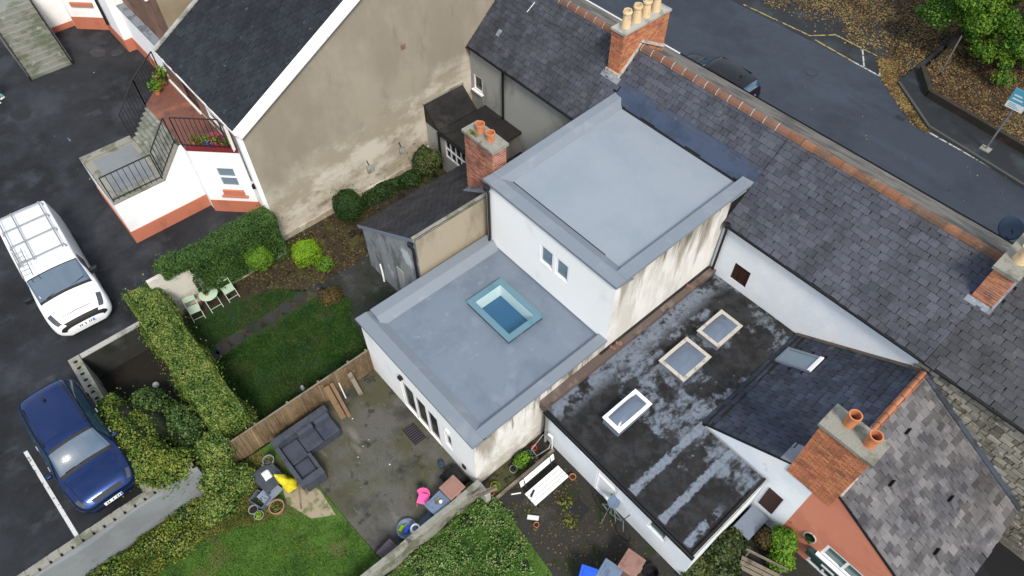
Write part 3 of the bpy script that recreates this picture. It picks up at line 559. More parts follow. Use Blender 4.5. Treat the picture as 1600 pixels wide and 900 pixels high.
# ------------------------------------------------------------------ slates, bricks, pots, ridge tiles
def slate_mesh(nm, w, ln, mat):
    m = MB(); m.hexa([(-w/2, 0, .012), (w/2, 0, .012), (w/2, ln, 0), (-w/2, ln, 0), (-w/2, 0, .034), (w/2, 0, .034), (w/2, ln, .008), (-w/2, ln, .008)])
    me = bpy.data.meshes.new(nm); me.from_pydata(m.v, [], m.f); me.materials.append(MATS[mat]); return me
def slates(parent, O, U, V, W, L, w, e, mat, nmax=290, keep=None, jit=.006, prefer=None, moss=0):
    """lay slates from the eave up; the nmax that show largest are objects of their own, the others one part"""
    O, U, V = Vector(O), Vector(U).normalized(), Vector(V).normalized(); N = U.cross(V).normalized(); sp = []
    rows = int(round(L/e)); e = L/rows; nc = int(round(W/w)); w = W/nc
    for i in range(rows):
        cols = [(k+.5, 1.0) for k in range(nc)] if i % 2 == 0 else [(.25, .5)]+[(k+1.0, 1.0) for k in range(nc-1)]+[(nc-.25, .5)]
        for k, f in cols:
            p = O+U*(k*w)+V*(i*e-.03)
            if keep and not keep(p+V*(e*.5)): continue
            sp.append((p, f, min(1.62*e, L-i*e+.03)))
    for q_ in range(len(sp)):
        if random.random() < .015: sp[q_] = (sp[q_][0]-V*random.uniform(.03, .07), sp[q_][1], sp[q_][2])
    camp = Vector((0, 0, 21.2))
    sp.sort(key=lambda q: (q[0]-camp).length if not prefer else prefer(q[0]))
    vs = [slate_mesh('slate', w*k-.013, 1.6*e, mat) for k in (1.0, .985, .995, .97)]; half = slate_mesh('slate', w*.5-.013, 1.6*e, mat)
    rest = MB()
    for n_, (p, f, ln) in enumerate(sp):
        a = random.gauss(0, .016); u2 = (U*math.cos(a)+V*math.sin(a)); v2 = (V*math.cos(a)-U*math.sin(a))
        lift = abs(random.gauss(0, .006)); p = p+U*random.gauss(0, jit*.4)+V*random.gauss(0, jit)+N*lift
        if n_ < nmax:
            o = bpy.data.objects.new('slate', half if f < 1 else random.choice(vs)); COL.objects.link(o); o.parent = parent
            o.matrix_local = Matrix(((u2.x, v2.x, N.x, p.x), (u2.y, v2.y, N.y, p.y), (u2.z, v2.z, N.z, p.z), (0, 0, 0, 1)))
        else:
            hw = (w*f-.013)/2; q = [(-hw, 0, .012), (hw, 0, .012), (hw, 1.6*e, 0), (-hw, 1.6*e, 0), (-hw, 0, .034), (hw, 0, .034), (hw, 1.6*e, .008), (-hw, 1.6*e, .008)]
            rest.hexa([p+u2*a_+v2*b_+N*c_ for a_, b_, c_ in q])
    if rest.v: rest.build('slates', mat, parent, kind='stuff')
    if moss:
        P = []
        for _ in range(moss):
            c_ = random.random()*W; c_ = c_+random.gauss(0, .05) if random.random() < .4 else (round(c_/.9)*.9+.3*math.sin(round(c_/.9)*7)+random.gauss(0, .10)); i = int(random.random()**1.4*rows)
            p = O+U*min(max(c_, .02), W-.02)+V*(i*e+random.gauss(-.02, .012))+N*.03
            if not keep or keep(p+V*(e*.5)): P.append(p)
        leaf_object('moss', np.array(P), np.tile(tuple(N), (len(P), 1)), .022, 'leaf_moss', parent, tilt=.4, kind='stuff')
def ridge_tiles(parent, p, q, ln, mat, r=.15, joint='mortar_pale'):
    p, q = Vector(p), Vector(q); d = (q-p); n = max(1, int(round(d.length/ln))); d /= n; u = d.normalized(); sd = u.cross(Vector((0, 0, 1))).normalized()
    m = MB(); L = d.length-.02; pr = [(-r, -.10), (-r*.75, .0), (-r*.35, .065), (0, .085), (r*.35, .065), (r*.75, 0), (r, -.10)]
    i = len(m.v)
    for k in (0, 1):
        for a, b in pr: m.v.append(tuple(u*(k*L)+sd*a+Vector((0, 0, b))))
        for a, b in pr: m.v.append(tuple(u*(k*L)+sd*(a*.85)+Vector((0, 0, b-.02))))
    nn = len(pr)
    for k in range(nn-1):
        m.f += [[k, k+1, 2*nn+k+1, 2*nn+k], [nn+k+1, nn+k, 3*nn+k, 3*nn+k+1], [k+1, k, nn+k, nn+k+1], [2*nn+k, 2*nn+k+1, 3*nn+k+1, 3*nn+k]]
    m.f += [[0, 2*nn, 3*nn, nn], [nn-1, 2*nn-1, 4*nn-1, 3*nn-1]]; m.mi = [0]*len(m.f)
    me = bpy.data.meshes.new('ridge_tile'); me.from_pydata(m.v, [], m.f); me.materials.append(MATS[mat])
    jm = MB(); sc = 1.06
    for k in range(nn-1):
        a, b = pr[k], pr[k+1]; P = []
        for (s_, t_) in ((-.022, a), (.004, a), (.004, b), (-.022, b)): P.append(u*s_+sd*(t_[0]*sc)+Vector((0, 0, t_[1]*1.03+.012)))
        jm.face(P)
    jme = bpy.data.meshes.new('mortar_joint'); jme.from_pydata(jm.v, [], jm.f); jme.materials.append(MATS[joint])
    for k in range(n):
        o = bpy.data.objects.new('ridge_tile', me); COL.objects.link(o); o.parent = parent; o.location = p+d*k+Vector((0, 0, random.gauss(0, .006)))
        if joint:
            o = bpy.data.objects.new('mortar_joint', jme); COL.objects.link(o); o.parent = parent; o.location = p+d*k
def bricks(parent, x0, x1, y0, y1, z0, z1, mat='brick_red', mort='mortar', name='brickwork', ch=.082, bl=.235, gap=.022, mats2=None):
    MB().box(x0+.01, x1-.01, y0+.01, y1-.01, z0, z1-.004).build('mortar_core', mort, parent)
    b = MB(); n = int(round((z1-z0)/ch)); ch = (z1-z0)/n; t_ = .05
    for i in range(n):
        za, zb = z0+i*ch+gap*.5, z0+(i+1)*ch-gap*.5
        for ax in (0, 1):
            lo, hi = (x0, x1) if ax == 0 else (y0+t_+.006, y1-t_-.006)
            k = max(1, int(round((hi-lo)/bl))); step = (hi-lo)/k; off = (i % 2)*.5*step; e = [lo]+[lo+off+step*j for j in range(1 if off == 0 else 0, k+1) if lo+.02 < lo+off+step*j < hi-.02]+[hi]
            for a, c_ in zip(e, e[1:]):
                a2, c2 = a+(.005 if a > lo else 0), c_-(.005 if c_ < hi else 0)
                for side in (0, 1):
                    j = random.gauss(0, .0025)
                    if ax == 0: b.box(a2, c2, y0-j if side == 0 else y1-t_, y0+t_ if side == 0 else y1+j, za, zb)
                    else: b.box(x0-j if side == 0 else x1-t_, x0+t_ if side == 0 else x1+j, a2, c2, za, zb)
    return b.build(name, mat, parent, kind='stuff')
def pot(parent, c, prof, mat, n=16):
    """prof: outer profile; the bore is dark"""
    m = MB(); m.lathe(prof, c, n, 0, close=False); r, z = prof[-1]; m.lathe([(r, z), (r*.80, z), (r*.76, z-.28)], c, n, 0, close=False); m.lathe([(r*.76, z-.27), (.001, z-.27)], c, n, 1, close=False)
    return m.build('chimney_pot', [mat, 'black_inside'], parent, smooth=35)
POT_SMALL = [(.135, 0), (.13, .05), (.125, .25), (.155, .26), (.155, .34)]
POT_TALL = [(.17, 0), (.165, .08), (.135, .40), (.13, .46), (.165, .50), (.165, .56), (.14, .58), (.14, .62)]
def window(parent, o, u, nrm, W, H, depth=.08, bars=(), hbars=(), fw_=.055, glass='glass_dark', frame='pvc_white', sill=None, name='window'):
    """frame set in an opening of a wall face: o = lower left corner on the wall plane"""
    o, u, nrm = Vector(o), Vector(u), Vector(nrm); z = Vector((0, 0, 1)); c = o-nrm*(depth*.55); f = MB()
    for a in (0, W-fw_, *[b*W-fw_/2 for b in bars]): f.obox(c+u*(a+fw_/2)+z*(H/2), u, -nrm, z, fw_/2, .03, H/2)
    for b in (0, H-fw_, *[h*H-fw_/2 for h in hbars]): f.obox(c+u*(W/2)+z*(b+fw_/2), u, -nrm, z, W/2-.001, .029, fw_/2)
    w_ = f.build(name, frame, parent); world_child(w_)
    g = MB(); us = [0, *bars, 1]; zs = [0, *hbars, 1]
    for a, b in zip(us, us[1:]):
        for d, e in zip(zs, zs[1:]):
            q = c-nrm*.012; MB().face([q+u*(a*W)+z*(d*H), q+u*(b*W)+z*(d*H), q+u*(b*W)+z*(e*H), q+u*(a*W)+z*(e*H)]).build('pane', glass, w_)
    if sill: MB().obox(o+u*(W/2)-z*.03+nrm*.03, u, -nrm, z, W/2+.06, .09, .03).build('sill', sill, w_)
    return w_
def pipe(parent, pts, r=.045, mat='pipe_black', name='downpipe', n=8): return MB().tube(pts, r, n).build(name, mat, parent, smooth=50)
def gutter(parent, p, q, mat='pipe_black', r=.065):
    p, q = Vector(p), Vector(q); u = (q-p).normalized(); sd = u.cross(Vector((0, 0, 1))); m = MB(); k = 7
    pr = [(-math.cos(math.pi*i/(k-1))*r, -math.sin(math.pi*i/(k-1))*r) for i in range(k)]; pr2 = [(a*.82, b*.82) for a, b in pr]
    for P, Q in zip(pr, pr[1:]): m.face([p+sd*P[0]+Vector((0, 0, P[1])), q+sd*P[0]+Vector((0, 0, P[1])), q+sd*Q[0]+Vector((0, 0, Q[1])), p+sd*Q[0]+Vector((0, 0, Q[1]))])
    for P, Q in zip(pr2, pr2[1:]): m.face([p+sd*P[0]+Vector((0, 0, P[1]+.004)), p+sd*Q[0]+Vector((0, 0, Q[1]+.004)), q+sd*Q[0]+Vector((0, 0, Q[1]+.004)), q+sd*P[0]+Vector((0, 0, P[1]+.004))])
    return m.build('gutter', mat, parent)
# ------------------------------------------------------------------ the terrace along the street
EY, EZ, RY, RZ, FY, FZ = 15.4, 4.8, 17.8, 6.9, 20.75, 5.13           # rear eave, ridge, front eave
XU, YU, ZU = Vector((1, 0, 0)), Vector((0, 1, 0)), Vector((0, 0, 1))
VREAR = Vector((0, RY-EY, RZ-EZ)).normalized(); SL = math.hypot(RY-EY, RZ-EZ)
zs_ = lambda y: EZ+(y-EY)*(RZ-EZ)/(RY-EY)
def terrace_shell(h, x0, x1, wall_mat, opens=(), front_gutter='pvc_white', gut=True, slate_mat='slate_purple', keep=None, nmax=290, tile='ridge_tile', joint='mortar_pale', cut=None, jit=.006):
    MB().panel((x0, EY, 0), XU, -YU, x1-x0, EZ-.02, opens, .12).build('rear_wall', wall_mat, h)
    MB().box(x0, x1, EY+.13, 20.6, 0, EZ-.06).build('house_body', 'grey_render', h)
    d = MB(); P = [(EY-.12, EZ-.13), (EY-.12, EZ-.095), (RY, RZ-.01), (FY, FZ-.01), (FY, FZ-.08)]
    for (a, b) in zip(P, P[1:]): d.face([(x0, *a), (x0, *b), (x1, *b), (x1, *a)][::-1])
    for x in (x0, x1): d.face([(x, *p) for p in P][::(1 if x == x0 else -1)])
    roof = d.build('roof', 'slate_bed', h); world_child(roof)
    MB().face([(x0, RY+.02, RZ+.004), (x1, RY+.02, RZ+.004), (x1, FY, FZ+.008), (x0, FY, FZ+.008)]).build('street_slope', 'front_slate', roof)
    slates(roof, (x0, EY-.1, zs_(EY-.1)), XU, VREAR, x1-x0, SL+.1, .300, .205, slate_mat, nmax, keep, jit, moss=1500)
    ridge_tiles(roof, (x0, RY, RZ+.03), (x1, RY, RZ+.03), .46, tile, joint=joint)
    if gut:
        gutter(h, (x0 if not cut else cut, EY-.17, EZ-.10), (x1, EY-.17, EZ-.10))
    gutter(h, (x0, FY+.04, FZ-.02), (x1, FY+.04, FZ-.02), front_gutter, .08)
    return roof

# --- grey house by the big gable
T1 = thing('terrace_house', (-16.9, 15.4, 0), 'grey rendered terrace house wedged between the tan gable and the four-pot chimney', 'house', 'terrace along the street', world_coords=True)
r1 = terrace_shell(T1, -20.16, -13.72, 'grey_render', [(.19, .75, 2.66, 3.42)], slate_mat='slate_left', keep=lambda p: not (-14.05 < p.x < -13.3 and p.y > 16.75))
window(T1, (-19.97, EY, 2.66), XU, -YU, .56, .76, sill='pvc_white')
pipe(T1, [(-18.0, EY-.08, EZ-.12), (-18.0, EY-.08, 1.2)], .05)
MB().obox((-19.08, 16.1, zs_(16.1)+.04), XU, VREAR, XU.cross(VREAR), .09, .16, .01).build('roof_patch', 'lead', T1)
MB().bar((-18.46, 17.0, zs_(17.0)+.04), (-18.40, 17.35, zs_(17.35)+.04), .03, .015).build('roof_clip', 'pvc_white', T1)
# chimney of four buff pots on the ridge
ch = MB().box(-13.99, -13.36, 16.78, 19.22, 7.70, 7.78).build('chimney', 'concrete_pale', T1); world_child(ch)
bricks(ch, -13.95, -13.40, 16.82, 19.18, 5.85, 7.70, 'brick_orange', 'mortar')
for i in range(4): pot(ch, (-13.675, 17.18+.5*i+.02*(i % 2), 7.78), POT_TALL, 'buff_pot')
f_ = MB(); f_.obox((-13.675, 16.72, zs_(16.72)+.035), XU, VREAR, XU.cross(VREAR), .42, .12, .012); f_.build('lead_apron', 'lead', ch)
f_ = MB(); f_.box(-14.0, -13.35, 16.76, 16.83, zs_(16.76), zs_(16.76)+.20); f_.obox((-13.37, 17.3, zs_(17.3)+.07), XU, VREAR, XU.cross(VREAR), .035, .70, .05); f_.obox((-13.37, 18.5, 6.72), XU, Vector((0, 1, -.565)).normalized(), Vector((0, .565, 1)).normalized(), .035, .76, .05)
f_.build('mortar_fillet', 'mortar_pale', ch)
# rear return with the slate lean-to roof
sd = MB(); sh0, sh1, sy0, sy1, sz0, sz1 = -16.78, -13.06, 7.4, 12.3, 2.28, 4.68
sd.face([(sh0, sy0, 0), (sh1, sy0, 0), (sh1, sy0, sz1), (sh0, sy0, sz0)]); sd.face([(sh0, sy1, 0), (sh0, sy0, 0), (sh0, sy0, sz0), (sh0, sy1, sz0)]); sd.face([(sh1, sy1, 0), (sh0, sy1, 0), (sh0, sy1, sz0), (sh1, sy1, sz1)])
sd.build('return_wall', 'shed_render', T1)
MB().face([(sh1, sy0, 0), (sh1, 15.3, 0), (sh1, 15.3, sz1-.05), (sh1, sy0, sz1-.05)]).build('return_side_wall', 'beige_render', T1)
vsh = Vector((sh1-sh0, 0, sz1-sz0)).normalized(); rs = MB()
rs.hexa([(sh0-.12, sy0-.08, sz0-.08-.04), (sh1+.03, sy0-.08, sz1-.05), (sh1+.03, sy1+.1, sz1-.05), (sh0-.12, sy1+.1, sz0-.12), (sh0-.12, sy0-.08, sz0-.04), (sh1+.03, sy0-.08, sz1+.055), (sh1+.03, sy1+.1, sz1+.055), (sh0-.12, sy1+.1, sz0-.04)])
rsh = rs.build('return_roof', 'slate_bed', T1); world_child(rsh)
slates(rsh, (sh0-.12, sy1+.1, sz0-.03), -YU, Vector((sh1+.15-sh0, 0, sz1+.085-sz0+.04-.04)), sy1-sy0+.18, math.hypot(sh1-sh0+.15, sz1-sz0+.09), .25, .19, 'slate_shed', 290)
MB().bar((sh1+.0, sy0-.1, sz1+.06), (sh1+.0, sy1, sz1+.06), .14, .07).build('verge_fillet', 'concrete', T1)
MB().bar((sh0-.14, sy0-.09, sz0-.08), (sh1+.03, sy0-.09, sz1+.0), .03, .12).build('barge_board', 'grey_board', T1)
pipe(T1, [(sh1-.12, sy0-.14, 4.3), (sh1-.12, sy0-.06, 4.1), (sh1-.12, sy0-.06, .3)], .05)
MB().lathe([(.05, 0), (.10, .06), (.10, .18), (.04, .2)], (sh1-.12, sy0-.13, 4.3), 10).build('hopper', 'pipe_black', T1)
pipe(T1, [(-15.75, 7.3, .05), (-15.8, 7.33, .6), (-15.9, 7.36, .9)], .035, 'pvc_white')
MB().box(-14.65, -14.25, 7.37, 7.40, .6, 1.9).build('vent_panel', 'grey_render', T1)
# small chimney with two clay pots
c2 = MB().box(-14.50, -12.96, 10.56, 11.26, 6.36, 6.46).build('chimney', 'concrete', T1); world_child(c2)
bricks(c2, -14.44, -13.02, 10.62, 11.2, 3.0, 6.36, 'brick_red', 'mortar_pale', ch=.088)
pot(c2, (-14.0, 10.95, 6.44), POT_SMALL, 'clay_pot'); pot(c2, (-13.46, 10.92, 6.44), POT_SMALL, 'clay_pot')
leaf_object('moss', np.array([(-14.05+random.gauss(0, .12), 10.70+random.gauss(0, .05), 6.48) for _ in range(70)]), np.tile((0, 0, 1.), (70, 1)), .035, 'leaf_olive', c2)
MB().obox((-13.75, 10.5, 4.33), Vector((1, 0, .645)).normalized(), YU, Vector((-.645, 0, 1)).normalized(), .75, .14, .02).build('lead_apron', 'lead', c2)
# flat felt lean-to in the corner by the gable
ex = MB(); ex.box(-19.25, -16.9, 12.85, 15.38, 2.08, 2.2); e_ = ex.build('corner_roof', 'felt_black', T1)
MB().hexa([(-20.15, 12.85, 2.1), (-19.25, 12.85, 2.1), (-19.25, 14.9, 2.1), (-20.15, 14.9, 2.1), (-20.15, 12.85, 3.02), (-19.22, 12.83, 2.24), (-19.22, 14.9, 2.24), (-20.15, 14.9, 3.02)]).build('sloped_felt', 'felt_black', T1)
MB().bar((-20.14, 12.8, 3.04), (-20.14, 14.95, 3.04), .08, .05).build('felt_flashing', 'concrete', T1)
MB().panel((-19.25, 12.87, 0), XU, -YU, 2.3, 2.08, [(.35, 1.75, 1.0, 1.95)], .1).build('corner_wall', 'grey_render', T1)
MB().face([(-20.15, 12.88, 0), (-19.25, 12.88, 0), (-19.25, 12.88, 2.1), (-20.15, 12.88, 2.9)]).build('corner_side_wall', 'grey_render', T1)
window(T1, (-18.9, 12.87, 1.0), XU, -YU, 1.4, .95, bars=(.25, .5, .75), hbars=(.5,), fw_=.05)
gutter(T1, (-19.3, 12.8, 2.14), (-16.95, 12.8, 2.14)); pipe(T1, [(-19.18, 12.78, 2.1), (-19.18, 12.78, .2)], .05)
MB().box(-16.9, -12.95, 12.5, 15.35, .02, 1.15).build('low_roof', 'felt_black', T1)
MB().bar((-16.8, 14.1, 1.3), (-12.9, 14.6, 1.6), .02, .02).build('cable', 'galvanised', T1)
q = in_poly([(-16.5, 12.8), (-13.1, 12.8), (-13.1, 14.0), (-16.5, 14.0)], 900); leaf_object('moss', np.c_[q, np.full(900, 1.18)], np.tile((0, 0, 1.), (900, 1)), .05, 'leaf_dark', T1)

# --- middle house with the two white flat-roofed extensions
T2 = thing('terrace_house', (-10, 15.4, 0), 'terrace house with two stepped white extensions under grey flat roofs', 'house', 'terrace along the street', world_coords=True)
r2 = terrace_shell(T2, -13.72, -7.08, 'grey_render', gut=False, front_gutter='pipe_black', keep=lambda p: (p.y > 16.62 or p.x < -13.2) and not (p.x < -13.38 and p.y > 16.75), nmax=290)
SX0, SX1, LY0, UY0 = -12.8, -7.1, 4.78, 10.15
NSL = XU.cross(VREAR)
for i in range(9):
    xa, xb = -13.06+i*.665, -13.06+(i+1)*.665
    MB().obox(((xa+xb)/2, 16.52, zs_(16.52)+.03+.004*(i % 2)), XU, VREAR, NSL, .34, .36+.03*math.sin(i*2.2), .010).build('lead_flashing', 'lead_blue', r2)
LW = MB().panel((SX0, LY0, 0), XU, -YU, SX1-SX0, 2.90, [(1.92, 3.92, .04, 1.86), (4.22, 4.56, .72, 1.62)], .12).build('extension_wall', 'render_white', T2)
MB().panel((SX0, UY0, 2.7), XU, -YU, SX1-SX0, 2.95, [(2.60, 3.18, 1.34, 2.14), (3.30, 3.86, 1.34, 2.14)], .10).build('upper_wall', 'render_white', T2)
MB().face([(SX1, LY0, 0), (SX1, UY0, 0), (SX1, UY0, 2.90), (SX1, LY0, 2.90)]).face([(SX1, UY0, 0), (SX1, EY, 0), (SX1, EY, 5.66), (SX1, UY0, 5.66)]).build('party_wall', 'stained_render', T2)
MB().face([(SX0, UY0, 0), (SX0, LY0, 0), (SX0, LY0, 2.9), (SX0, UY0, 2.9)]).face([(SX0, EY, 0), (SX0, UY0, 0), (SX0, UY0, 5.66), (SX0, EY, 5.66)]).build('flank_wall', 'render_white_plain', T2)
# decks: the lower one is open under the rooflight
K = (-11.06, -9.14, 7.90, 9.22); d_ = MB(); zd = 2.78
for x0, x1, y0, y1 in ((SX0, K[0], LY0, UY0), (K[1], SX1, LY0, UY0), (K[0], K[1], LY0, K[2]), (K[0], K[1], K[3], UY0)): d_.face([(x0, y0, zd), (x1, y0, zd), (x1, y1, zd), (x0, y1, zd)])
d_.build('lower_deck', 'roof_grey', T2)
MB().face([(SX0, UY0, 5.50), (SX1, UY0, 5.50), (SX1, 16.28, 5.50), (SX0-.3, 16.28, 5.50)]).build('upper_deck', 'roof_grey_lit', T2)
def kerb(name, a, b, inw, flat, slope, zo, zi, over=.07, drop=.10, par=T2, mat='roof_grey_trim', ends=(0, 0)):
    """raised roof edge from a to b; inw points into the roof"""
    a, b, inw = Vector(a), Vector(b), Vector(inw); u = (b-a).normalized(); a2, b2 = a-u*ends[0], b+u*ends[1]; m = MB()
    pr = [(-over, zo-drop), (-over, zo), (flat, zo-.015), (flat+slope, zi+.012), (flat+slope+.02, zi-.02)]
    for p, q in zip(pr, pr[1:]): m.face([a2+inw*p[0]+ZU*p[1], b2+inw*p[0]+ZU*p[1], b2+inw*q[0]+ZU*q[1], a2+inw*q[0]+ZU*q[1]][::-1 if u.cross(inw).z < 0 else 1])
    for P in (a2, b2): m.face([P+inw*p[0]+ZU*p[1] for p in pr])
    m.face([a2+inw*(-over)+ZU*(zo-drop), b2+inw*(-over)+ZU*(zo-drop), b2+inw*.03+ZU*(zo-drop-.003), a2+inw*.03+ZU*(zo-drop-.003)])
    return m.build(name, mat, par)
kerb('roof_kerb', (SX0, 5.25, 0), (SX0, UY0, 0), (1, 0, 0), .30, .26, 3.05, zd)
kerb('roof_kerb', (SX1, LY0+.34, 0), (SX1, UY0, 0), (-1, 0, 0), .30, .14, 2.985, zd, over=.05)
kerb('roof_kerb', (SX0, LY0, 0), (SX1, LY0, 0), (0, 1, 0), .34, .30, 2.98, zd, ends=(.14, .05))
kerb('roof_kerb', (SX0, UY0+.36, 0), (SX0-.28, 16.6, 0), (1, 0, 0), .26, .24, 5.74, 5.50, ends=(0, 0))
kerb('roof_kerb', (SX1, UY0+.36, 0), (SX1-.04, 16.45, 0), (-1, 0, 0), .36, .10, 5.735, 5.50, over=.06)
kerb('roof_kerb', (SX0, UY0, 0), (SX1, UY0, 0), (0, 1, 0), .36, .34, 5.73, 5.50, ends=(.08, .06))
MB().bar((-12.3, 10.865, 5.508), (-8.2, 10.865, 5.508), .035, .012).build('drain_slot', 'black_inside', T2)
MB().bar((SX0, LY0-.035, 2.86), (SX1+.03, LY0-.035, 2.86), .03, .05).build('drip_edge', 'roof_grey_trim', T2)
MB().bar((SX0, UY0-.03, 5.615), (SX1+.02, UY0-.03, 5.615), .03, .05).build('drip_edge', 'lead', T2)
MB().box(SX0-.02, SX1+.01, UY0-.02, UY0+.005, 2.781, 2.86).build('upstand', 'roof_grey_trim', T2)
# rooflight
rl = MB(); x0, x1, y0, y1 = K
for a in ((x0-.06, x1+.06, y0-.06, y0), (x0-.06, x1+.06, y1, y1+.06), (x0-.06, x0, y0, y1), (x1, x1+.06, y0, y1)): rl.box(*a, zd-.01, zd+.15)
rl_ = rl.build('rooflight', 'lead_dark', T2); world_child(rl_)
g = MB(); b = .12
for a in ((x0-.09, x1+.09, y0-.09, y0+b), (x0-.09, x1+.09, y1-b, y1+.09), (x0-.09, x0+b, y0+b, y1-b), (x1-b, x1+.09, y0+b, y1-b)): g.box(*a, zd+.152, zd+.18)
g.build('glass_border', 'sky_frame', rl_)
MB().face([(x0+b, y0+b, zd+.168), (x1-b, y0+b, zd+.168), (x1-b, y1-b, zd+.168), (x0+b, y1-b, zd+.168)]).build('pane', 'glass_clear', rl_)
s_ = MB(); xa, xb, ya, yb, zf = x0+b, x1-b, y0+b, y1-b, zd-.42
for P in ([(xa, ya), (xb, ya)], [(xb, ya), (xb, yb)], [(xb, yb), (xa, yb)], [(xa, yb), (xa, ya)]): s_.face([(*P[1], zf), (*P[0], zf), (*P[0], zd+.15), (*P[1], zd+.15)])
s_.build('light_shaft', 'shaft_white', rl_); MB().face([(xa, ya, zf), (xb, ya, zf), (xb, yb, zf), (xa, yb, zf)]).build('blind', 'floor_blue', rl_)
# openings
window(T2, (SX0+1.92, LY0, .04), XU, -YU, 2.0, 1.82, bars=(.36, .68), name='patio_door', fw_=.075)
window(T2, (SX0+4.22, LY0, .72), XU, -YU, .34, .90, fw_=.05)
window(T2, (SX0+2.60, UY0, 4.04), XU, -YU, .58, .80, glass='glass_pale'); window(T2, (SX0+3.30, UY0, 4.04), XU, -YU, .56, .80, glass='glass_pale')
MB().box(-10.75, -10.6, LY0-.12, LY0, 2.1, 2.22).build('wall_lamp', 'trim_black', T2); MB().box(-8.45, -8.3, LY0-.06, LY0-.001, 1.85, 1.98).build('vent', 'pvc_white', T2)
MB().box(-7.75, -7.6, LY0-.05, LY0-.001, .45, .62).build('vent', 'trim_black', T2)
pipe(T2, [(-12.62, UY0-.10, 5.42), (-12.62, UY0-.07, 5.25), (-12.62, UY0-.07, 3.12), (-12.62, UY0-.16, 2.93), (-12.50, UY0-.75, 2.88)], .05)
MB().lathe([(.05, 0), (.12, .10), (.12, .24), (.05, .25)], (-12.62, UY0-.13, 5.40), 10).build('hopper', 'pipe_black', T2)

# --- house with the blue-white rear wall and the patched felt roof
T3 = thing('terrace_house', (-3.6, 15.4, 0), 'terrace house with pale blue rear wall and patched black flat-roofed annexe', 'house', 'terrace along the street', world_coords=True)
X3 = -.12
r3 = terrace_shell(T3, -7.08, X3, 'render_blue_white', [(.82, 1.44, 2.55, 3.32)], front_gutter='pipe_black', slate_mat='slate_purple', tile='ridge_tile_orange', joint='ridge_tile', keep=lambda p: not (p.x > -.42 and p.y > 16.82), cut=-6.98, jit=.012)
window(T3, (-6.26, EY, 2.55), XU, -YU, .62, .77, glass='brown_door', frame='brown_door', bars=(.5,))
pipe(T3, [(-6.92, EY-.12, 4.62), (-6.92, EY-.08, 4.4), (-6.92, EY-.08, 2.2)], .045)
MB().lathe([(.05, 0), (.11, .08), (.11, .20), (.05, .21)], (-6.92, EY-.16, 4.58), 10).build('hopper', 'pipe_black', T3)
MB().bar((-7.06, 9.9, 2.36), (-7.06, 15.3, 2.36), .10, .2).build('junction_fillet', 'felt_black', T3)
MB().box(-7.08, -6.80, 7.34, 15.38, 2.05, 2.44).build('party_parapet', 'parapet_brown', T3)
for (y, a) in ((10.35, .2), (10.62, .7), (14.1, .4)):
    MB().obox((-6.93, y, 2.475), (math.cos(a), math.sin(a), 0), (-math.sin(a), math.cos(a), 0), ZU, .10, .055, .035).build('loose_brick', 'brick_brown', T3)
RB = 2.24
MB().prism([(-6.80, 7.36), (-1.12, 7.36), (-1.12, 10.52), (-3.42, 10.52), (-3.42, 15.38), (-6.80, 15.38)], RB-.12, RB).build('flat_roof', 'felt_patched', T3)
AX = MB().panel((-6.85, 7.5, 0), XU, -YU, 5.78, RB-.1, [(.80, 2.06, 1.42, 1.98), (2.20, 3.02, .05, 1.98), (4.24, 4.88, .98, 1.70)], .12).build('annexe_wall', 'render_blue_white', T3)
MB().face([(-1.07, 7.5, 0), (-1.07, 10.55, 0), (-1.07, 10.55, RB-.1), (-1.07, 7.5, RB-.1)]).build('annexe_side_wall', 'render_blue_white', T3)
window(T3, (-6.05, 7.5, 1.42), XU, -YU, 1.26, .56, bars=(.45,), glass='glass_green'); window(T3, (-2.61, 7.5, .98), XU, -YU, .64, .72, glass='glass_green')
dr = window(T3, (-4.65, 7.5, .05), XU, -YU, .82, 1.93, hbars=(.52,), glass='pvc_white', name='door'); MB().box(-3.95, -3.90, 7.38, 7.42, .98, 1.08).build('handle', 'chrome', dr)
gutter(T3, (-6.85, 7.30, RB-.04), (-1.05, 7.30, RB-.04)); MB().bar((-6.85, 7.375, RB+.012), (-1.12, 7.375, RB+.012), .05, .03).build('eaves_strip', 'trim_black', T3)
MB().box(-1.18, -1.10, 7.36, 10.52, RB+.001, RB+.07).build('edge_upstand', 'felt_black', T3); MB().bar((-1.085, 7.34, RB+.05), (-1.085, 10.52, RB+.05), .03, .05).build('edge_trim', 'concrete_pale', T3)
pipe(T3, [(-6.6, 7.32, 1.02), (-6.45, 7.35, .98), (-6.45, 7.38, .05)], .04, 'pvc_white'); pipe(T3, [(-6.80, 7.42, 2.1), (-6.80, 7.42, .05)], .05, 'grey_render')
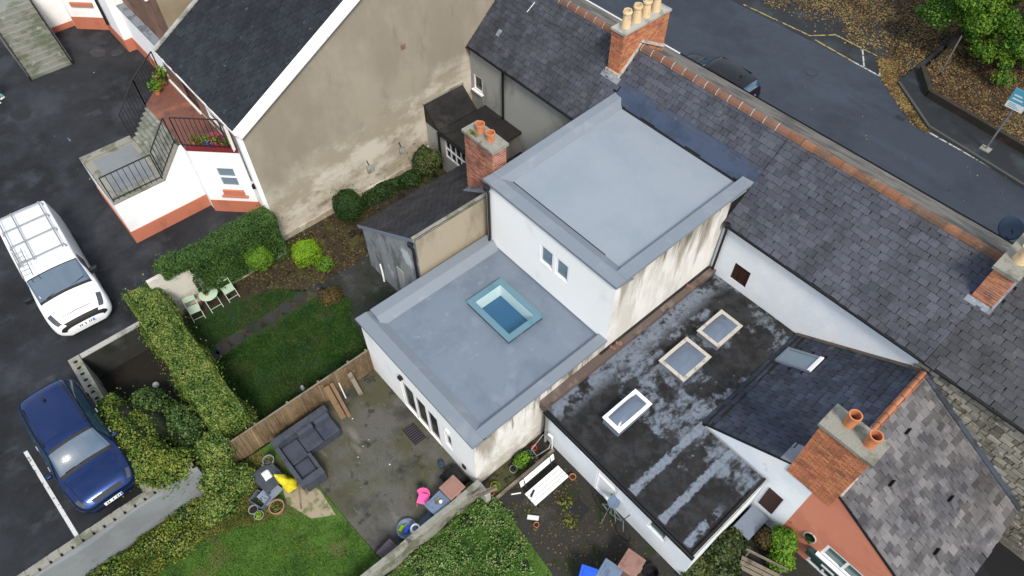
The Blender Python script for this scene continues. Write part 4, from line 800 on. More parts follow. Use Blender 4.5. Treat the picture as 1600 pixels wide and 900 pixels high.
for i, (x0, x1, y0, y1, hh) in enumerate(((-5.40, -4.78, 8.34, 9.72, .26), (-5.64, -4.68, 11.12, 12.42, .16), (-5.58, -4.76, 12.90, 14.12, .16))):
    k = MB()
    for a in ((x0, x1, y0, y0+.07), (x0, x1, y1-.07, y1), (x0, x0+.07, y0+.07, y1-.07), (x1-.07, x1, y0+.07, y1-.07)): k.box(*a, RB-.01, RB+hh+.05)
    sk = k.build('rooflight', 'lead' if i else 'grey_board', T3); world_child(sk)
    f_ = MB()
    for a in ((x0-.03, x1+.03, y0-.03, y0+.09), (x0-.03, x1+.03, y1-.09, y1+.03), (x0-.03, x0+.09, y0+.09, y1-.09), (x1-.09, x1+.03, y0+.09, y1-.09)): f_.box(*a, RB+hh+.052, RB+hh+.085)
    f_.build('frame', 'board_white' if i == 0 else 'mortar_pale', sk)
    dm = MB(); n_ = 6
    for a in range(n_):
        for b in range(n_):
            P = []
            for (da, db) in ((0, 0), (1, 0), (1, 1), (0, 1)):
                s1, s2 = (a+da)/n_, (b+db)/n_; P.append((x0+.06+s1*(x1-x0-.12), y0+.06+s2*(y1-y0-.12), RB+hh+.062+.17*(1-(2*s1-1)**4)*(1-(2*s2-1)**4)))
            dm.face(P)
    dm.build('dome', 'glass_frost', sk, smooth=60)
    if i: MB().bar((x0-.08, y0-.05, RB+.03), (x0-.05, y1+.1, RB+.03), .10, .05).build('felt_collar', 'felt_black', sk)

# --- house at the end with the rubble rear wall
T4 = thing('terrace_house', (4, 15.4, 0), 'terrace house with bare rubble stone rear wall beyond the lichened roof', 'house', 'terrace along the street', world_coords=True)
r4 = terrace_shell(T4, X3, 9.0, 'rubble_stone', front_gutter='pipe_black', slate_mat='slate_moss', tile='ridge_tile_orange', keep=lambda p: not (p.x < .25 and p.y > 16.8), jit=.012)
st_ = MB()
for i in range(22):
    x = X3-.2+random.random()*.2; z = .6+i*.19
    while x < 5.5:
        w = random.uniform(.14, .42); y_ = EY-random.uniform(.015, .045); h_ = random.uniform(.06, .09)
        st_.obox((x+w/2, y_+.03, z+random.gauss(0, .015)), XU, YU, ZU, w/2-.015, .05, h_); x += w
st_.build('rubble_stones', 'rubble_stone', T4, kind='stuff')
c4 = MB().box(-.42, .26, 16.78, 19.2, 7.28, 7.38).build('chimney', 'concrete', T4); world_child(c4)
bricks(c4, -.36, .20, 16.86, 19.12, 5.85, 7.28, 'brick_orange', 'mortar_pale')
for i in range(3): pot(c4, (-.05, 17.45+.62*i, 7.38), [(.19, 0), (.18, .1), (.155, .4), (.18, .42), (.18, .5)], 'buff_pot')
f_ = MB(); f_.obox((-.08, 16.78, zs_(16.78)+.035), XU, VREAR, NSL, .36, .09, .012); f_.obox((.235, 17.3, zs_(17.3)+.05), XU, VREAR, NSL, .03, .65, .03); f_.build('lead_apron', 'lead', c4)
for i in range(4): MB().obox((-.46, 16.98+.2*i, zs_(16.98+.2*i)+.045), XU, VREAR, NSL, .10, .10, .008).build('lead_soaker', 'lead_blue', c4)
di = thing('satellite_dish', (-.62, 19.15, 6.60), 'dark satellite dish mounted behind the chimney at the street side', 'satellite dish')
m = MB()
for i in range(6):
    for j in range(20):
        P = []
        for (a, b) in ((i, j), (i+1, j), (i+1, j+1), (i, j+1)):
            r_ = .34*a/6; t_ = 2*math.pi*b/20; P.append((r_*math.cos(t_), r_*math.sin(t_)*1.0, .42*r_*r_))
        m.face(P)
dd = m.build('dish', 'navy_plastic', di, smooth=60); dd.rotation_euler = (R(62), R(0), R(-20)); dd.location = (-.12, .15, .12)
md = dd.modifiers.new('t', 'SOLIDIFY'); md.thickness = .015
MB().tube([(.12, .0, .0), (0, .05, .02), (-.1, .12, .1)], .022, 6).build('bracket', 'iron_black', di); MB().tube([(-.1, .1, -.12), (-.05, -.25, -.02), (-.05, -.3, .05)], .014, 6).build('feed_arm', 'iron_black', di)
# ------------------------------------------------------------------ gabled annexe with the terracotta end wall
S = thing('gabled_cottage', (.3, 13, 0), 'gabled cottage with half white half terracotta end wall and lichened slates', 'house', world_coords=True)
gx0, gx1, gxr, gy, ze0, ze1, zr = -3.42, 4.05, .05, 10.6, 2.25, 1.98, 4.28
zl = lambda x: ze0+(x-gx0)*(zr-ze0)/(gxr-gx0) if x < gxr else ze1+(gx1-x)*(zr-ze1)/(gx1-gxr)
XB = -.02       # where white meets terracotta
MB().prism([(0, 0)]*0 or [(gx0+.1, gy), (XB, gy), (XB, gy+.1), (gx0+.1, gy+.1)], 0, [zl(gx0+.1)-.03, zl(XB)-.03, zl(XB)-.03, zl(gx0+.1)-.03]).build('gable_wall', 'render_blue_white', S, label='white half of the end wall')
w_ = MB(); op = [(1.12, 2.42, .98, 1.66), (1.02, 2.0, .02, .62)]
w_.panel((XB, gy, 0), XU, -YU, gx1-.12-XB, 1.98, [(a-XB, b-XB, c, d) for a, b, c, d in op], .12)
w_.face([(XB, gy, 1.98), (gx1-.12, gy, 1.98), (gxr, gy, zr-.03), (XB, gy, zl(XB)-.03)]); w_.build('gable_wall', 'terracotta_paint', S, label='terracotta painted half of the end wall')
MB().box(gx0+.12, gx1-.14, gy+.13, 15.35, 0, 1.95).build('cottage_body', 'grey_render', S)
d = MB(); y0, y1 = gy-.02, 15.38
for (xa, za, xb, zb) in ((gx0, ze0, gxr, zr), (gxr, zr, gx1, ze1)): d.hexa([(xa, y0, za-.10), (xb, y0, zb-.10), (xb, y1, zb-.10), (xa, y1, za-.10), (xa, y0, za), (xb, y0, zb), (xb, y1, zb), (xa, y1, za)])
rS = d.build('roof', 'slate_bed', S); world_child(rS)
slates(rS, (gx0, y1, ze0), -YU, (gxr-gx0, 0, zr-ze0), y1-y0, math.hypot(gxr-gx0, zr-ze0), .30, .215, 'slate_dark', 290, keep=lambda p: not (-3.35 < p.x < -2.1 and 13.75 < p.y < 14.75) and not (p.x > -.82 and p.y < 11.22))
slates(rS, (gx1, y0, ze1), YU, (gxr-gx1, 0, zr-ze1), y1-y0, math.hypot(gx1-gxr, zr-ze1), .30, .20, 'slate_lichen', 295, keep=lambda p: not (p.x < .5 and p.y < 11.22), jit=.012)
ridge_tiles(rS, (gxr, 11.3, zr+.02), (gxr, 15.3, zr+.02), .42, 'ridge_tile_bright', r=.12, joint='ridge_tile_orange')
nl = Vector((-(zr-ze0), 0, gxr-gx0)).normalized(); nr = Vector((zr-ze1, 0, gx1-gxr)).normalized()
MB().obox((gxr+2.0, 15.27, (zr+ze1)/2+.045), Vector((gx1-gxr, 0, ze1-zr)).normalized(), YU, nr, 2.32, .10, .03).build('lead_valley', 'lead_dark', rS)
MB().obox((gxr-1.75, 15.33, (zr+ze0)/2+.035), Vector((gxr-gx0, 0, zr-ze0)).normalized(), YU, nl, 2.02, .05, .03).build('mortar_fillet', 'mortar', rS)
MB().obox((gx0+.18, 12.95, zl(gx0+.18)+.02), YU, Vector((gxr-gx0, 0, zr-ze0)).normalized(), -nl, 2.38, .22, .012).build('felt_verge', 'felt_black', rS)
MB().obox((-.98, 10.9, zl(-.98)+.03), YU, Vector((gxr-gx0, 0, zr-ze0)).normalized(), -nl, .33, .18, .010).build('lead_flashing', 'lead', rS)
# roof window in the dark slope
vx = Vector((gxr-gx0, 0, zr-ze0)).normalized(); cc = Vector((-2.72, 14.24, zl(-2.72)))
vw = MB(); a_, b_ = .60, .36
for c_, h1, h2 in ((cc-vx*(a_-.05), .05, b_), (cc+vx*(a_-.05), .05, b_), (cc-YU*(b_-.045), a_-.1, .045), (cc+YU*(b_-.045), a_-.1, .045)): vw.obox(c_+nl*.05, vx, YU, nl, h1, h2, .06)
v_ = vw.build('roof_window', 'grey_board', S); world_child(v_)
MB().obox(cc+nl*.07, vx, YU, nl, a_-.1, b_-.09, .01).build('pane', 'glass_pale', v_); MB().obox(cc+vx*(a_-.03)+nl*.10, vx, YU, nl, .06, b_, .02).build('frame_top', 'board_white', v_)
# vents: raised slates with a dark mouth
for (x, y) in ((.80, 13.55), (1.30, 12.10), (2.62, 13.42), (3.12, 12.02)):
    p = Vector((x, y, zl(x))); dn = Vector((gx1-gxr, 0, ze1-zr)).normalized()
    m = MB(); m.hexa([p+dn*.17-YU*.14+nr*.02, p+dn*.17+YU*.14+nr*.02, p-dn*.15+YU*.12+nr*.02, p-dn*.15-YU*.12+nr*.02, p+dn*.17-YU*.12+nr*.05, p+dn*.17+YU*.12+nr*.05, p-dn*.15+YU*.10+nr*.13, p-dn*.15-YU*.10+nr*.13]); o = m.build('roof_vent', 'slate_lichen', S); world_child(o)
    MB().obox(p-dn*.16+nr*.06, YU, dn, nr, .12, .014, .055).build('vent_mouth', 'black_inside', o)
# chimney: wide brick stack with two clay pots
cS = MB().box(-.90, .54, 10.50, 11.30, 5.98, 6.08).build('chimney', 'concrete', S); world_child(cS)
bricks(cS, -.84, .48, 10.565, 11.24, 3.30, 5.98, 'brick_orange', 'mortar', ch=.080)
pot(cS, (-.42, 11.02, 6.08), [(.14, 0), (.14, .36), (.16, .37), (.16, .45)], 'clay_pot', 18); pot(cS, (.18, 10.92, 6.08), [(.14, 0), (.14, .36), (.16, .37), (.16, .45)], 'clay_pot', 18)
MB().bar((.50, 10.58, zl(.5)+.06), (.50, 11.28, zl(.5)+.06), .08, .10).build('mortar_fillet', 'mortar_pale', cS)
window(S, (1.12, gy, .98), XU, -YU, 1.30, .68, bars=(.5,), fw_=.08, glass='glass_green', sill='pvc_white'); window(S, (1.02, gy, .02), XU, -YU, .98, .60, bars=(.5,), fw_=.07, glass='glass_dark')
MB().box(.85, 2.6, gy-.16, gy-.002, .66, .94).build('canopy', 'green_board', S); MB().box(1.35, 1.75, gy-.168, gy-.162, .76, .86).build('notice', 'plate_white', S)
MB().box(-.92, -.44, gy-.03, gy-.002, .80, 1.92).build('shutter', 'brown_door', S)
ov = MB(); ov.tube([(.68+.17*math.cos(t_), gy-.02, 1.30+.24*math.sin(t_)) for t_ in np.linspace(0, 2*math.pi, 22)], .022, 6); o_ = ov.build('oval_surround', 'mortar_pale', S)
MB().face([(.68+.16*math.cos(t_), gy-.008, 1.30+.23*math.sin(t_)) for t_ in np.linspace(0, 2*math.pi, 21)[:-1]]).build('oval_niche', 'black_inside', S)
leaf_object('niche_plant', np.array([(.68+random.gauss(0, .06), gy-.04-random.random()*.05, 1.26+random.gauss(0, .09)) for _ in range(60)]), np.tile((0, -1., .3), (60, 1)), .035, 'leaf_dark', S)

# ------------------------------------------------------------------ tall houses round the car park
A = thing('tall_house', (-20.2, 5.3, 0), 'tall house with tan gable, white bay and black slate roof by the hedge', 'house', 'tall houses round the car park', world_coords=True)
ax0, ax1, ay0, ay1, aze, ary, arz = -26.45, -20.18, 5.30, 17.6, 5.72, 11.45, 9.14
aslope = (arz-aze)/(ary-ay0)
MB().face([(ax1, ay0, 0), (ax1, ay1, 0), (ax1, ay1, aze), (ax1, ary, arz-.05), (ax1, ay0, aze-.05)]).build('gable_wall', 'gable_weathered', A)
pl_ = MB(); pl_.box(ax1, ax1+.05, ay0+.05, 12.8, 0, .30); pl_.build('plinth', 'gable_render_pale', A)
MB().box(ax0, ax1-.02, ay0+.14, ay1, 0, aze-.1).build('house_body', 'brick_brown', A)
fw1 = MB().panel((ax0, ay0, 4.40), XU, -YU, ax1-ax0, aze-4.46, [(1.55, 2.75, 0.02, 1.18), (3.5, 4.7, .25, 1.15)], .14).build('front_wall', 'brick_brown', A)
MB().panel((ax0, ay0, 1.2), XU, -YU, ax1-ax0, 3.2).build('lower_front_wall', 'render_white_plain', A)
window(A, (ax0+1.55, ay0, 4.42), XU, -YU, 1.2, 1.16, glass='brown_door', frame='brown_door', name='front_door', fw_=.08); window(A, (ax0+3.5, ay0, 4.65), XU, -YU, 1.2, .9, hbars=(.5,))
d = MB(); P = [(ay0-.06, aze-.10), (ay0-.06, aze-.04), (ary, arz), (ay1+.2, aze-.1), (ay1+.2, aze-.2)]
for a, b in zip(P, P[1:]): d.face([(ax0, *a), (ax0, *b), (ax1+.10, *b), (ax1+.10, *a)][::-1])
rA = d.build('roof', 'slate_bed', A); world_child(rA)
va = Vector((0, ary-ay0, arz-aze)).normalized(); o0 = Vector((ax0, ay0-.06, aze-.06*aslope+.0))
slates(rA, o0, XU, va, ax1+.08-ax0, (Vector((ax0, ary, arz))-o0).length, .30, .21, 'slate_black', 295)
bb = MB(); na = XU.cross(va); c0 = Vector((ax1+.10, ay0-.10, aze-.10*aslope+.02)); c1 = Vector((ax1+.10, ary, arz+.05)); bb.obox((c0+c1)/2+na*.0, va, XU, na, (c1-c0).length/2, .13, .045); bb.obox((c0+c1)/2-na*.13+XU*.10, va, XU, na, (c1-c0).length/2, .015, .13); bb.build('barge_board', 'board_white', A)
c0 = Vector((ax0-.02, ay0-.10, aze-.10*aslope+.05)); c1 = Vector((ax0-.02, ary, arz+.08)); MB().obox((c0+c1)/2, va, XU, na, (c1-c0).length/2, .07, .05).build('verge_coping', 'concrete_pale', A)
gutter(A, (ax0, ay0-.10, aze-.06), (ax1+.1, ay0-.10, aze-.06), 'pvc_white', .05)
MB().box(ax1-.16, ax1+.03, ay0-.06, ay0+.10, 1.2, 5.45).build('corner_pilaster', 'render_white_plain', A)
pipe(A, [(ax1-.25, ay0-.06, 5.4), (ax1-.25, ay0-.06, 3.3)], .04, 'galvanised')
for (y, z, s_) in ((9.88, 1.30, .16), (11.5, 1.35, .13)):
    MB().obox((ax1+.05, y, z), YU, ZU, XU, s_, s_*1.3, .045).build('wall_fixing', 'concrete_pale', A); MB().tube([(ax1+.08, y-.05, z+.2), (ax1+.10, y-.12, z+.5)], .02, 6).build('fixing_arm', 'iron_black', A)
MB().obox((ax1+.01, 12.28, 5.92), YU, ZU, XU, .10, .10, .01).build('air_brick', 'brick_brown', A)
# canted bay carrying the entrance terrace
zt = 4.30; bay = [(-20.90, 5.29), (-22.24, 3.96), (-25.60, 3.96), (-26.95, 5.29)]
bw = MB(); cu = Vector((1, 1, 0)).normalized(); cn_ = Vector((1, -1, 0)).normalized(); cl = math.hypot(1.34, 1.33)
bw.panel((-22.24, 3.96, ZC), cu, cn_, cl, zt-ZC, [(.72, 1.46, 1.34, 2.32)], .1); bw.panel((-25.6, 3.96, ZC), XU, -YU, 3.36, zt-ZC); bw.face([(-26.95, 5.29, ZC), (-25.6, 3.96, ZC), (-25.6, 3.96, zt), (-26.95, 5.29, zt)])
bw.build('bay_wall', 'render_white_plain', A)
window(A, Vector((-22.24, 3.96, ZC+1.34))+cu*.72, cu, cn_, .74, .98, hbars=(.5,), fw_=.06, glass='glass_pale')
MB().obox(Vector((-22.24, 3.96, 2.26))+cu*1.09+cn_*.03, cu, -cn_, ZU, .40, .05, .14).build('window_apron', 'orange_plinth', A); MB().obox(Vector((-22.24, 3.96, 2.10))+cu*1.09+cn_*.05, cu, -cn_, ZU, .50, .07, .025).build('sill', 'orange_plinth', A)
MB().obox(Vector((-22.24, 3.96, ZC+.30))+cu*(cl/2)+cn_*.012, cu, -cn_, ZU, cl/2+.0, .02, .30).build('plinth', 'orange_plinth', A)
MB().box(-20.92, ax1-.17, ay0-.025, ay0-.002, ZC, ZC+.62).build('plinth', 'orange_plinth', A)
tf = MB().prism([(-20.85, 5.28), (-22.22, 3.92), (-25.62, 3.92), (-27.0, 5.28)], zt, zt+.06).build('terrace_floor', 'terrace_tile', A)
MB().obox(Vector((-22.24, 3.96, zt+.10))+cu*(cl/2)-cn_*.02, cu, -cn_, ZU, cl/2, .10, .05).build('terrace_coping', 'dark_red_paint', A)
MB().bar((-26.4, ay0-.05, zt+.10), (-23.7, ay0-.05, zt+.10), .06, .08).build('door_sill', 'board_white', A); MB().bar((-20.95, 5.2, zt+.1), (-20.95, 5.2, 5.5), .09, .09).build('post', 'board_white', A)
# stair block: landing, side wall, flight
lz = 3.20
st = MB().box(-25.9, -22.68, .95, 2.92, ZC, lz).build('landing', 'concrete', A)
MB().box(-25.45, -23.2, 1.25, 2.75, lz+.001, lz+.012).build('landing_screed', 'wall_grey_render', A)
sw = MB(); sw.face([(-22.66, .93, ZC), (-22.66, 3.95, ZC), (-22.66, 3.95, zt), (-22.66, 3.75, zt), (-22.66, 2.85, lz), (-22.66, .93, lz)]); sw.face([(-25.9, .93, ZC), (-22.66, .93, ZC), (-22.66, .93, lz), (-25.9, .93, lz)]); sw.build('stair_wall', 'render_white_plain', A)
pw = MB(); pw.box(-22.66, -22.62, .91, 3.97, ZC, ZC+.58); pw.box(-25.9, -22.66, .90, .929, ZC, ZC+.58); pw.build('plinth', 'orange_plinth', A)
cp = MB(); cp.bar((-22.82, .93, lz+.03), (-22.82, 2.9, lz+.03), .36, .06); cp.bar((-22.86, 2.84, lz+.03), (-22.86, 3.80, zt+.03), .44, .07); cp.bar((-25.72, .93, lz+.03), (-25.72, 2.9, lz+.03), .34, .06); cp.build('coping', 'concrete', A)
ns = 7
for i in range(ns):
    zz = lz+(zt-lz)*(i+1)/ns; yy = 2.92+1.02*i/ns
    MB().box(-25.55, -23.09, yy, 3.95, zz-(zt-lz)/ns+.002, zz).build('step', 'granite_step', A)
for i in range(6): MB().box(-25.9-.22*(i+1), -25.9-.22*i, .95, 2.92, ZC, lz-.33*(i+1)).build('step', 'granite_step', A)
def railing(par, pts, h, n, r=.016, name='railing', post=True):
    """posts, rails and balusters along a polyline of foot points"""
    m = MB()
    for a, b in zip(pts, pts[1:]):
        a, b = Vector(a), Vector(b); m.bar(a+ZU*h, b+ZU*h, .045, .03); m.bar(a+ZU*.10, b+ZU*.10, .03, .022)
    o = m.build(name, 'iron_black', par); world_child(o)
    for (a, b), k in zip(zip(pts, pts[1:]), n):
        a, b = Vector(a), Vector(b)
        for i in range(k+1):
            p = a+(b-a)*(i/k); e = .02 if i in (0, k) else r*.62; MB().box(p.x-e, p.x+e, p.y-e, p.y+e, p.z+.0, p.z+h-.01).build('baluster', 'iron_black', o)
railing(A, [(-22.74, 1.0, lz+.06), (-22.74, 2.82, lz+.06)], 1.15, [9]); railing(A, [(-22.80, 2.90, lz+.12), (-22.80, 3.78, zt+.05)], 1.15, [7]); railing(A, [(-22.32, 3.90, zt+.14), (-21.12, 5.10, zt+.14)], 1.3, [10])
railing(A, [(-25.62, 2.9, lz+.08), (-25.62, 3.9, zt+.06), (-26.85, 5.15, zt+.06)], 1.15, [8, 10]); MB().tube([(-25.85, 1.0, lz+.9), (-26.3, 1.0, lz+.72), (-26.95, 1.0, lz+.1)], .025, 6).build('handrail', 'blue_grey_plastic', A)
for p in ((-22.5, 4.05, 3.9), (-20.32, 5.2, 3.1)): MB().obox(p, cu, cn_, ZU, .05, .06, .09).build('wall_lamp', 'trim_black', A)

B = thing('tall_house', (-30, 6.3, ZC), 'taller tan house rising behind the black slate roof', 'house', 'tall houses round the car park', world_coords=True)
by0 = 6.5; bx0 = -34.9; bx1 = -28.6
MB().face([(bx1, by0, 4), (bx1, 18, 4), (bx1, 18, 10), (bx1, by0+6, 13), (bx1, by0, 9.6)]).build('gable_wall', 'gable_render', B)
MB().panel((bx0, by0, ZC), XU, -YU, bx1-bx0, 8.4, [(1.2, 2.2, 4.6, 6.2), (3.9, 4.9, 4.6, 6.2)], .12).build('front_wall', 'brick_brown', B)
for k in (1.2, 3.9): window(B, (bx0+k, by0, ZC+4.6), XU, -YU, 1.0, 1.6, hbars=(.5,), sill='board_white')
MB().box(bx0, bx1-.03, by0+.14, 18, 0, 9.5).build('house_body', 'brick_brown', B)
MB().prism([(bx0, by0+.01), (bx1, by0+.01), (bx1, 18), (bx0, 18)], 9.55, 9.75).build('eaves', 'concrete_pale', B)
MB().box(bx0+.02, bx1, by0-.32, by0-.003, ZC, 3.4).build('front_projection', 'render_white_plain', B); MB().box(bx0+.02, bx1+.05, by0-.36, by0-.003, 3.4, 3.5).build('projection_roof', 'lead', B)
MB().box(bx0+.02, bx1, by0-.35, by0-.325, ZC, ZC+.6).build('plinth', 'orange_plinth', B)

C = thing('tall_house', (-40, 6, ZC), 'white bay and mossy granite stairs at the far corner of the car park', 'house', 'tall houses round the car park', world_coords=True)
cb = Vector((-38.6, 4.62, ZC)); bw = MB(); bw.panel(cb, cu, cn_, 1.90, 4.0, [(.45, 1.35, 1.55, 2.6)], .1); bw.panel((-43.5, 4.62, ZC), XU, -YU, 4.9, 4.0); bw.build('bay_wall', 'render_white_plain', C)
window(C, cb+cu*.45+ZU*1.55, cu, cn_, .9, 1.05, hbars=(.5,), fw_=.06, glass='glass_dark'); MB().obox(cb+cu*.9+cn_*.04+ZU*1.36, cu, -cn_, ZU, .55, .06, .10).build('sill', 'orange_plinth', C)
MB().obox(cb+cu*.95+cn_*.012+ZU*.33, cu, -cn_, ZU, .96, .02, .33).build('plinth', 'orange_plinth', C)
MB().box(-39.06, -38.98, 3.35, 4.62, ZC, 4.4).build('stair_wall', 'render_white_plain', C); MB().box(-39.0, -38.94, 3.3, 4.66, ZC, ZC+.28).build('plinth', 'orange_plinth', C); MB().box(-39.10, -38.92, 3.28, 3.40, ZC, ZC+.62).build('plinth', 'orange_plinth', C)
MB().box(-44, -34.95, 6.62, 18, ZC, 9).build('house_body', 'render_white_plain', C)
MB().box(-37.15, -34.9, 5.80, 6.6, ZC, 8.5).build('pier', 'render_white_plain', C); MB().box(-37.16, -34.86, 5.76, 6.61, ZC, ZC+.62).build('plinth', 'orange_plinth', C); pipe(C, [(-36.6, 5.72, 8.0), (-36.6, 5.72, 1.9)], .07)
for i in range(13): MB().box(-39.5, -35.72-.19*i, 1.42, 3.28, ZC+.17*i+(.002 if i else 0), ZC+.17*(i+1)).build('step', 'granite_step', C)
for y in (1.36, 3.34):
    m = MB(); m.bar((-35.62, y, ZC+.25), (-38.3, y, ZC+2.6), .05, .05); m.bar((-35.66, y, ZC), (-35.66, y, ZC+.3), .05, .05); m.bar((-36.7, y, ZC+.9), (-36.7, y, ZC+1.25), .04, .04); m.build('stair_rail', 'iron_black', C)
    MB().face([(-35.75, y, ZC), (-39.5, y, ZC), (-39.5, y, ZC+2.9), (-38.3, y, ZC+2.3), (-35.75, y, ZC+.2)]).build('stair_string', 'concrete', C)
# ------------------------------------------------------------------ walls and fence
rw = thing('retaining_wall', (-12.7, -6, 0), 'grey rendered retaining wall topped with hollow blocks below the parked car', 'wall', world_coords=True)
m = MB(); ys = np.linspace(-12, -1.45, 36); zt_ = [1.24+.0*y for y in ys]
for a, b in zip(ys, ys[1:]):
    f1, f2 = (-12.52+.05*math.sin(a*2.3)), (-12.52+.05*math.sin(b*2.3)); m.hexa([(-12.74, a, -.02), (f1+.05, a, -.02), (f2+.05, b, -.02), (-12.74, b, -.02), (-12.74, a, 1.24), (f1-.1, a, 1.22), (f2-.1, b, 1.22), (-12.74, b, 1.24)])
m.build('wall_body', 'wall_grey_render', rw)
y = -7.2; k = 0
while y < -1.7:
    L = .30; MB().box(-13.0, -12.745, y, y+L-.07, ZC+.001, ZC+.10+.006*(k % 3)).build('block', 'concrete', rw); MB().box(-12.83, -12.745, y+L-.07, y+L, ZC+.001, ZC+.04).build('block_web', 'trim_black', rw); MB().box(-13.0, -12.832, y+L-.07, y+L, ZC+.001, ZC+.095).build('block', 'concrete', rw); y += L; k += 1
w2 = thing('block_wall', (-16, -2.8, 0), 'hollow block wall beside the dark car with ivy over its end', 'wall', world_coords=True)
MB().box(-18.95, -12.85, -2.98, -2.62, -.02, 1.36).build('wall_body', 'concrete', w2)
for i in range(7):
    x = -18.72+.30*i
    MB().prism([(x+.055*math.cos(t_)*(1+.3*math.sin(3*t_+i)), -2.80+.075*math.sin(t_)) for t_ in np.linspace(0, 6.28, 9)[:-1]], 1.30, 1.364).build('block_cell', 'black_inside', w2)
w3 = MB().box(-18.98, -18.82, -2.61, .35, -.02, 1.26).build('boundary_wall', 'dark_concrete'); tag(w3, 'dark concrete wall at the back of the sunken bed', 'wall')
MB().box(-19.0, -18.80, -2.61, .35, 1.262, 1.30).build('coping', 'concrete_pale', w3)
w4 = MB().box(-19.62, -19.48, .36, 1.75, -.02, 2.2).box(-19.62, -19.48, 1.75, 5.2, -.02, 1.5).build('garden_wall', 'wall_pale'); tag(w4, 'pale painted garden wall behind the folding chairs', 'wall')
MB().prism([(-19.66, .2), (-19.4, .2), (-19.3, 1.5), (-19.47, 1.6)], 0, .16).build('wall_footing', 'brick_brown', w4)
lw = thing('low_wall', (-6.9, 0, 0), 'low mossy concrete wall between the patio and the overgrown lawn', 'wall', world_coords=True)
m = MB(); ys = np.linspace(-4, 4.76, 30)
for a, b in zip(ys, ys[1:]):
    h1, h2 = .74+.03*math.sin(a*3), .74+.03*math.sin(b*3); w1, w2_ = -6.79+.03*math.sin(a*5), -6.79+.03*math.sin(b*5); m.hexa([(-7.0, a, -.02), (w1, a, -.02), (w2_, b, -.02), (-7.0, b, -.02), (-7.0, a, h1), (w1, a, h1), (w2_, b, h2), (-7.0, b, h2)])
m.build('wall_body', 'concrete', lw)
MB().bar((-6.72, 4.15, .86), (-6.40, 5.0, .88), .10, .05).build('timber_rail', 'timber_grey', lw); MB().bar((-6.62, 4.2, .86), (-6.34, 4.95, .95), .06, .05).build('timber_rail', 'timber_grey', lw)
MB().box(-6.95, -6.45, 4.62, 4.80, .0, .62).build('wall_return', 'concrete_pale', lw); MB().bar((-6.86, 2.3, .5), (-6.84, 2.0, .9), .06, .06).build('post', 'timber_grey', lw)
lb = MB().box(-6.42, -6.34, 4.9, 7.4, 0, .14).build('timber_edging', 'timber_grey'); tag(lb, 'timber edging along the bed under the stained wall', 'edging')
struct(MB().prism([(-7.08, 4.82), (-6.42, 4.82), (-6.42, 7.45), (-7.08, 7.45)], -.02, .06).build('narrow_bed', 'soil'))

fe = thing('bamboo_fence', (-12.8, 2, 0), 'bamboo screen fence between the dark lawn and the patio', 'fence', world_coords=True)
m = MB()
for y in np.arange(-.62, 4.78, .020):
    r_ = random.uniform(.007, .0105); x = -12.78+random.gauss(0, .006); t_ = random.gauss(0, .006); z1 = 1.27+random.gauss(0, .014)
    for k in range(2):
        m.tube([(x+k*.018, y+k*.01, .02), (x+k*.018, y+t_+k*.01, z1)], r_, 4)
m.build('canes', 'bamboo', fe, kind='stuff')
for y in (-.6, .55, 1.7, 2.85, 4.0, 4.7): MB().box(-12.88, -12.82, y-.035, y+.035, 0, 1.26).build('post', 'timber_grey', fe)
for z in (.25, 1.1): MB().bar((-12.81, -.62, z), (-12.81, 4.76, z), .03, .05).build('rail', 'timber_grey', fe)
MB().bar((-12.77, -.64, 1.285), (-12.77, 4.78, 1.285), .05, .025).build('capping', 'timber_grey', fe)
for y in (-.1, .35): MB().bar((-12.755, y, .05), (-12.755, y+.03, 1.25), .05, .012).build('batten', 'bamboo', fe)
jar = MB().lathe([(.05, 0), (.06, .03), (.06, .16), (.04, .2)], (-12.98, 2.35, 1.15), 12).build('solar_lamp', 'galvanised', smooth=40); tag(jar, 'small pale solar lamp poking over the bamboo fence', 'lamp'); MB().tube([(-12.98, 2.35, .0), (-12.98, 2.35, 1.16)], .012, 6).build('stake', 'galvanised', jar)
for i, (p, q, w, l_) in enumerate((((-12.68, 2.98, 1.0), (-11.85, 2.92, .04), .19, 'wide brown plank leaning on the bamboo fence, nearest the sofa'), ((-12.66, 3.18, 1.02), (-11.75, 3.10, .04), .11, 'narrow pale plank leaning beside the wide brown one'), ((-12.66, 3.86, .92), (-12.2, 3.86, .04), .15, 'short grey plank leaning on the bamboo fence by the white wall'))):
    tag(MB().bar(p, q, w, .035).build('plank', 'timber_brown' if i != 2 else 'timber_grey'), l_, 'plank', 'planks leaning on the bamboo fence')
tag(MB().tube([(-12.66, 3.42, .75), (-12.45, 3.40, .03)], .02, 6).build('tube', 'pvc_white'), 'thin white tube leaning on the bamboo fence', 'tube')
# stepping stones through the lawn
pth = struct(MB().prism([(-17.4, 1.0), (-16.95, 1.0), (-16.9, 5.2), (-17.35, 5.2)], -.02, .012).build('stepping_path', 'soil'))
for (x, y) in ((-17.0, 1.18), (-17.1, 1.78), (-17.16, 2.5), (-17.14, 3.15), (-17.2, 3.8), (-17.22, 4.5), (-17.3, 5.15), (-17.0, .75)):
    MB().prism([(x+.24*math.cos(t_)*(1+.15*math.sin(2*t_+x)), y+.27*math.sin(t_)*(1+.12*math.cos(3*t_))) for t_ in np.linspace(0, 6.28, 9)[:-1]], 0, .035).build('stepping_stone', 'dark_concrete', pth)

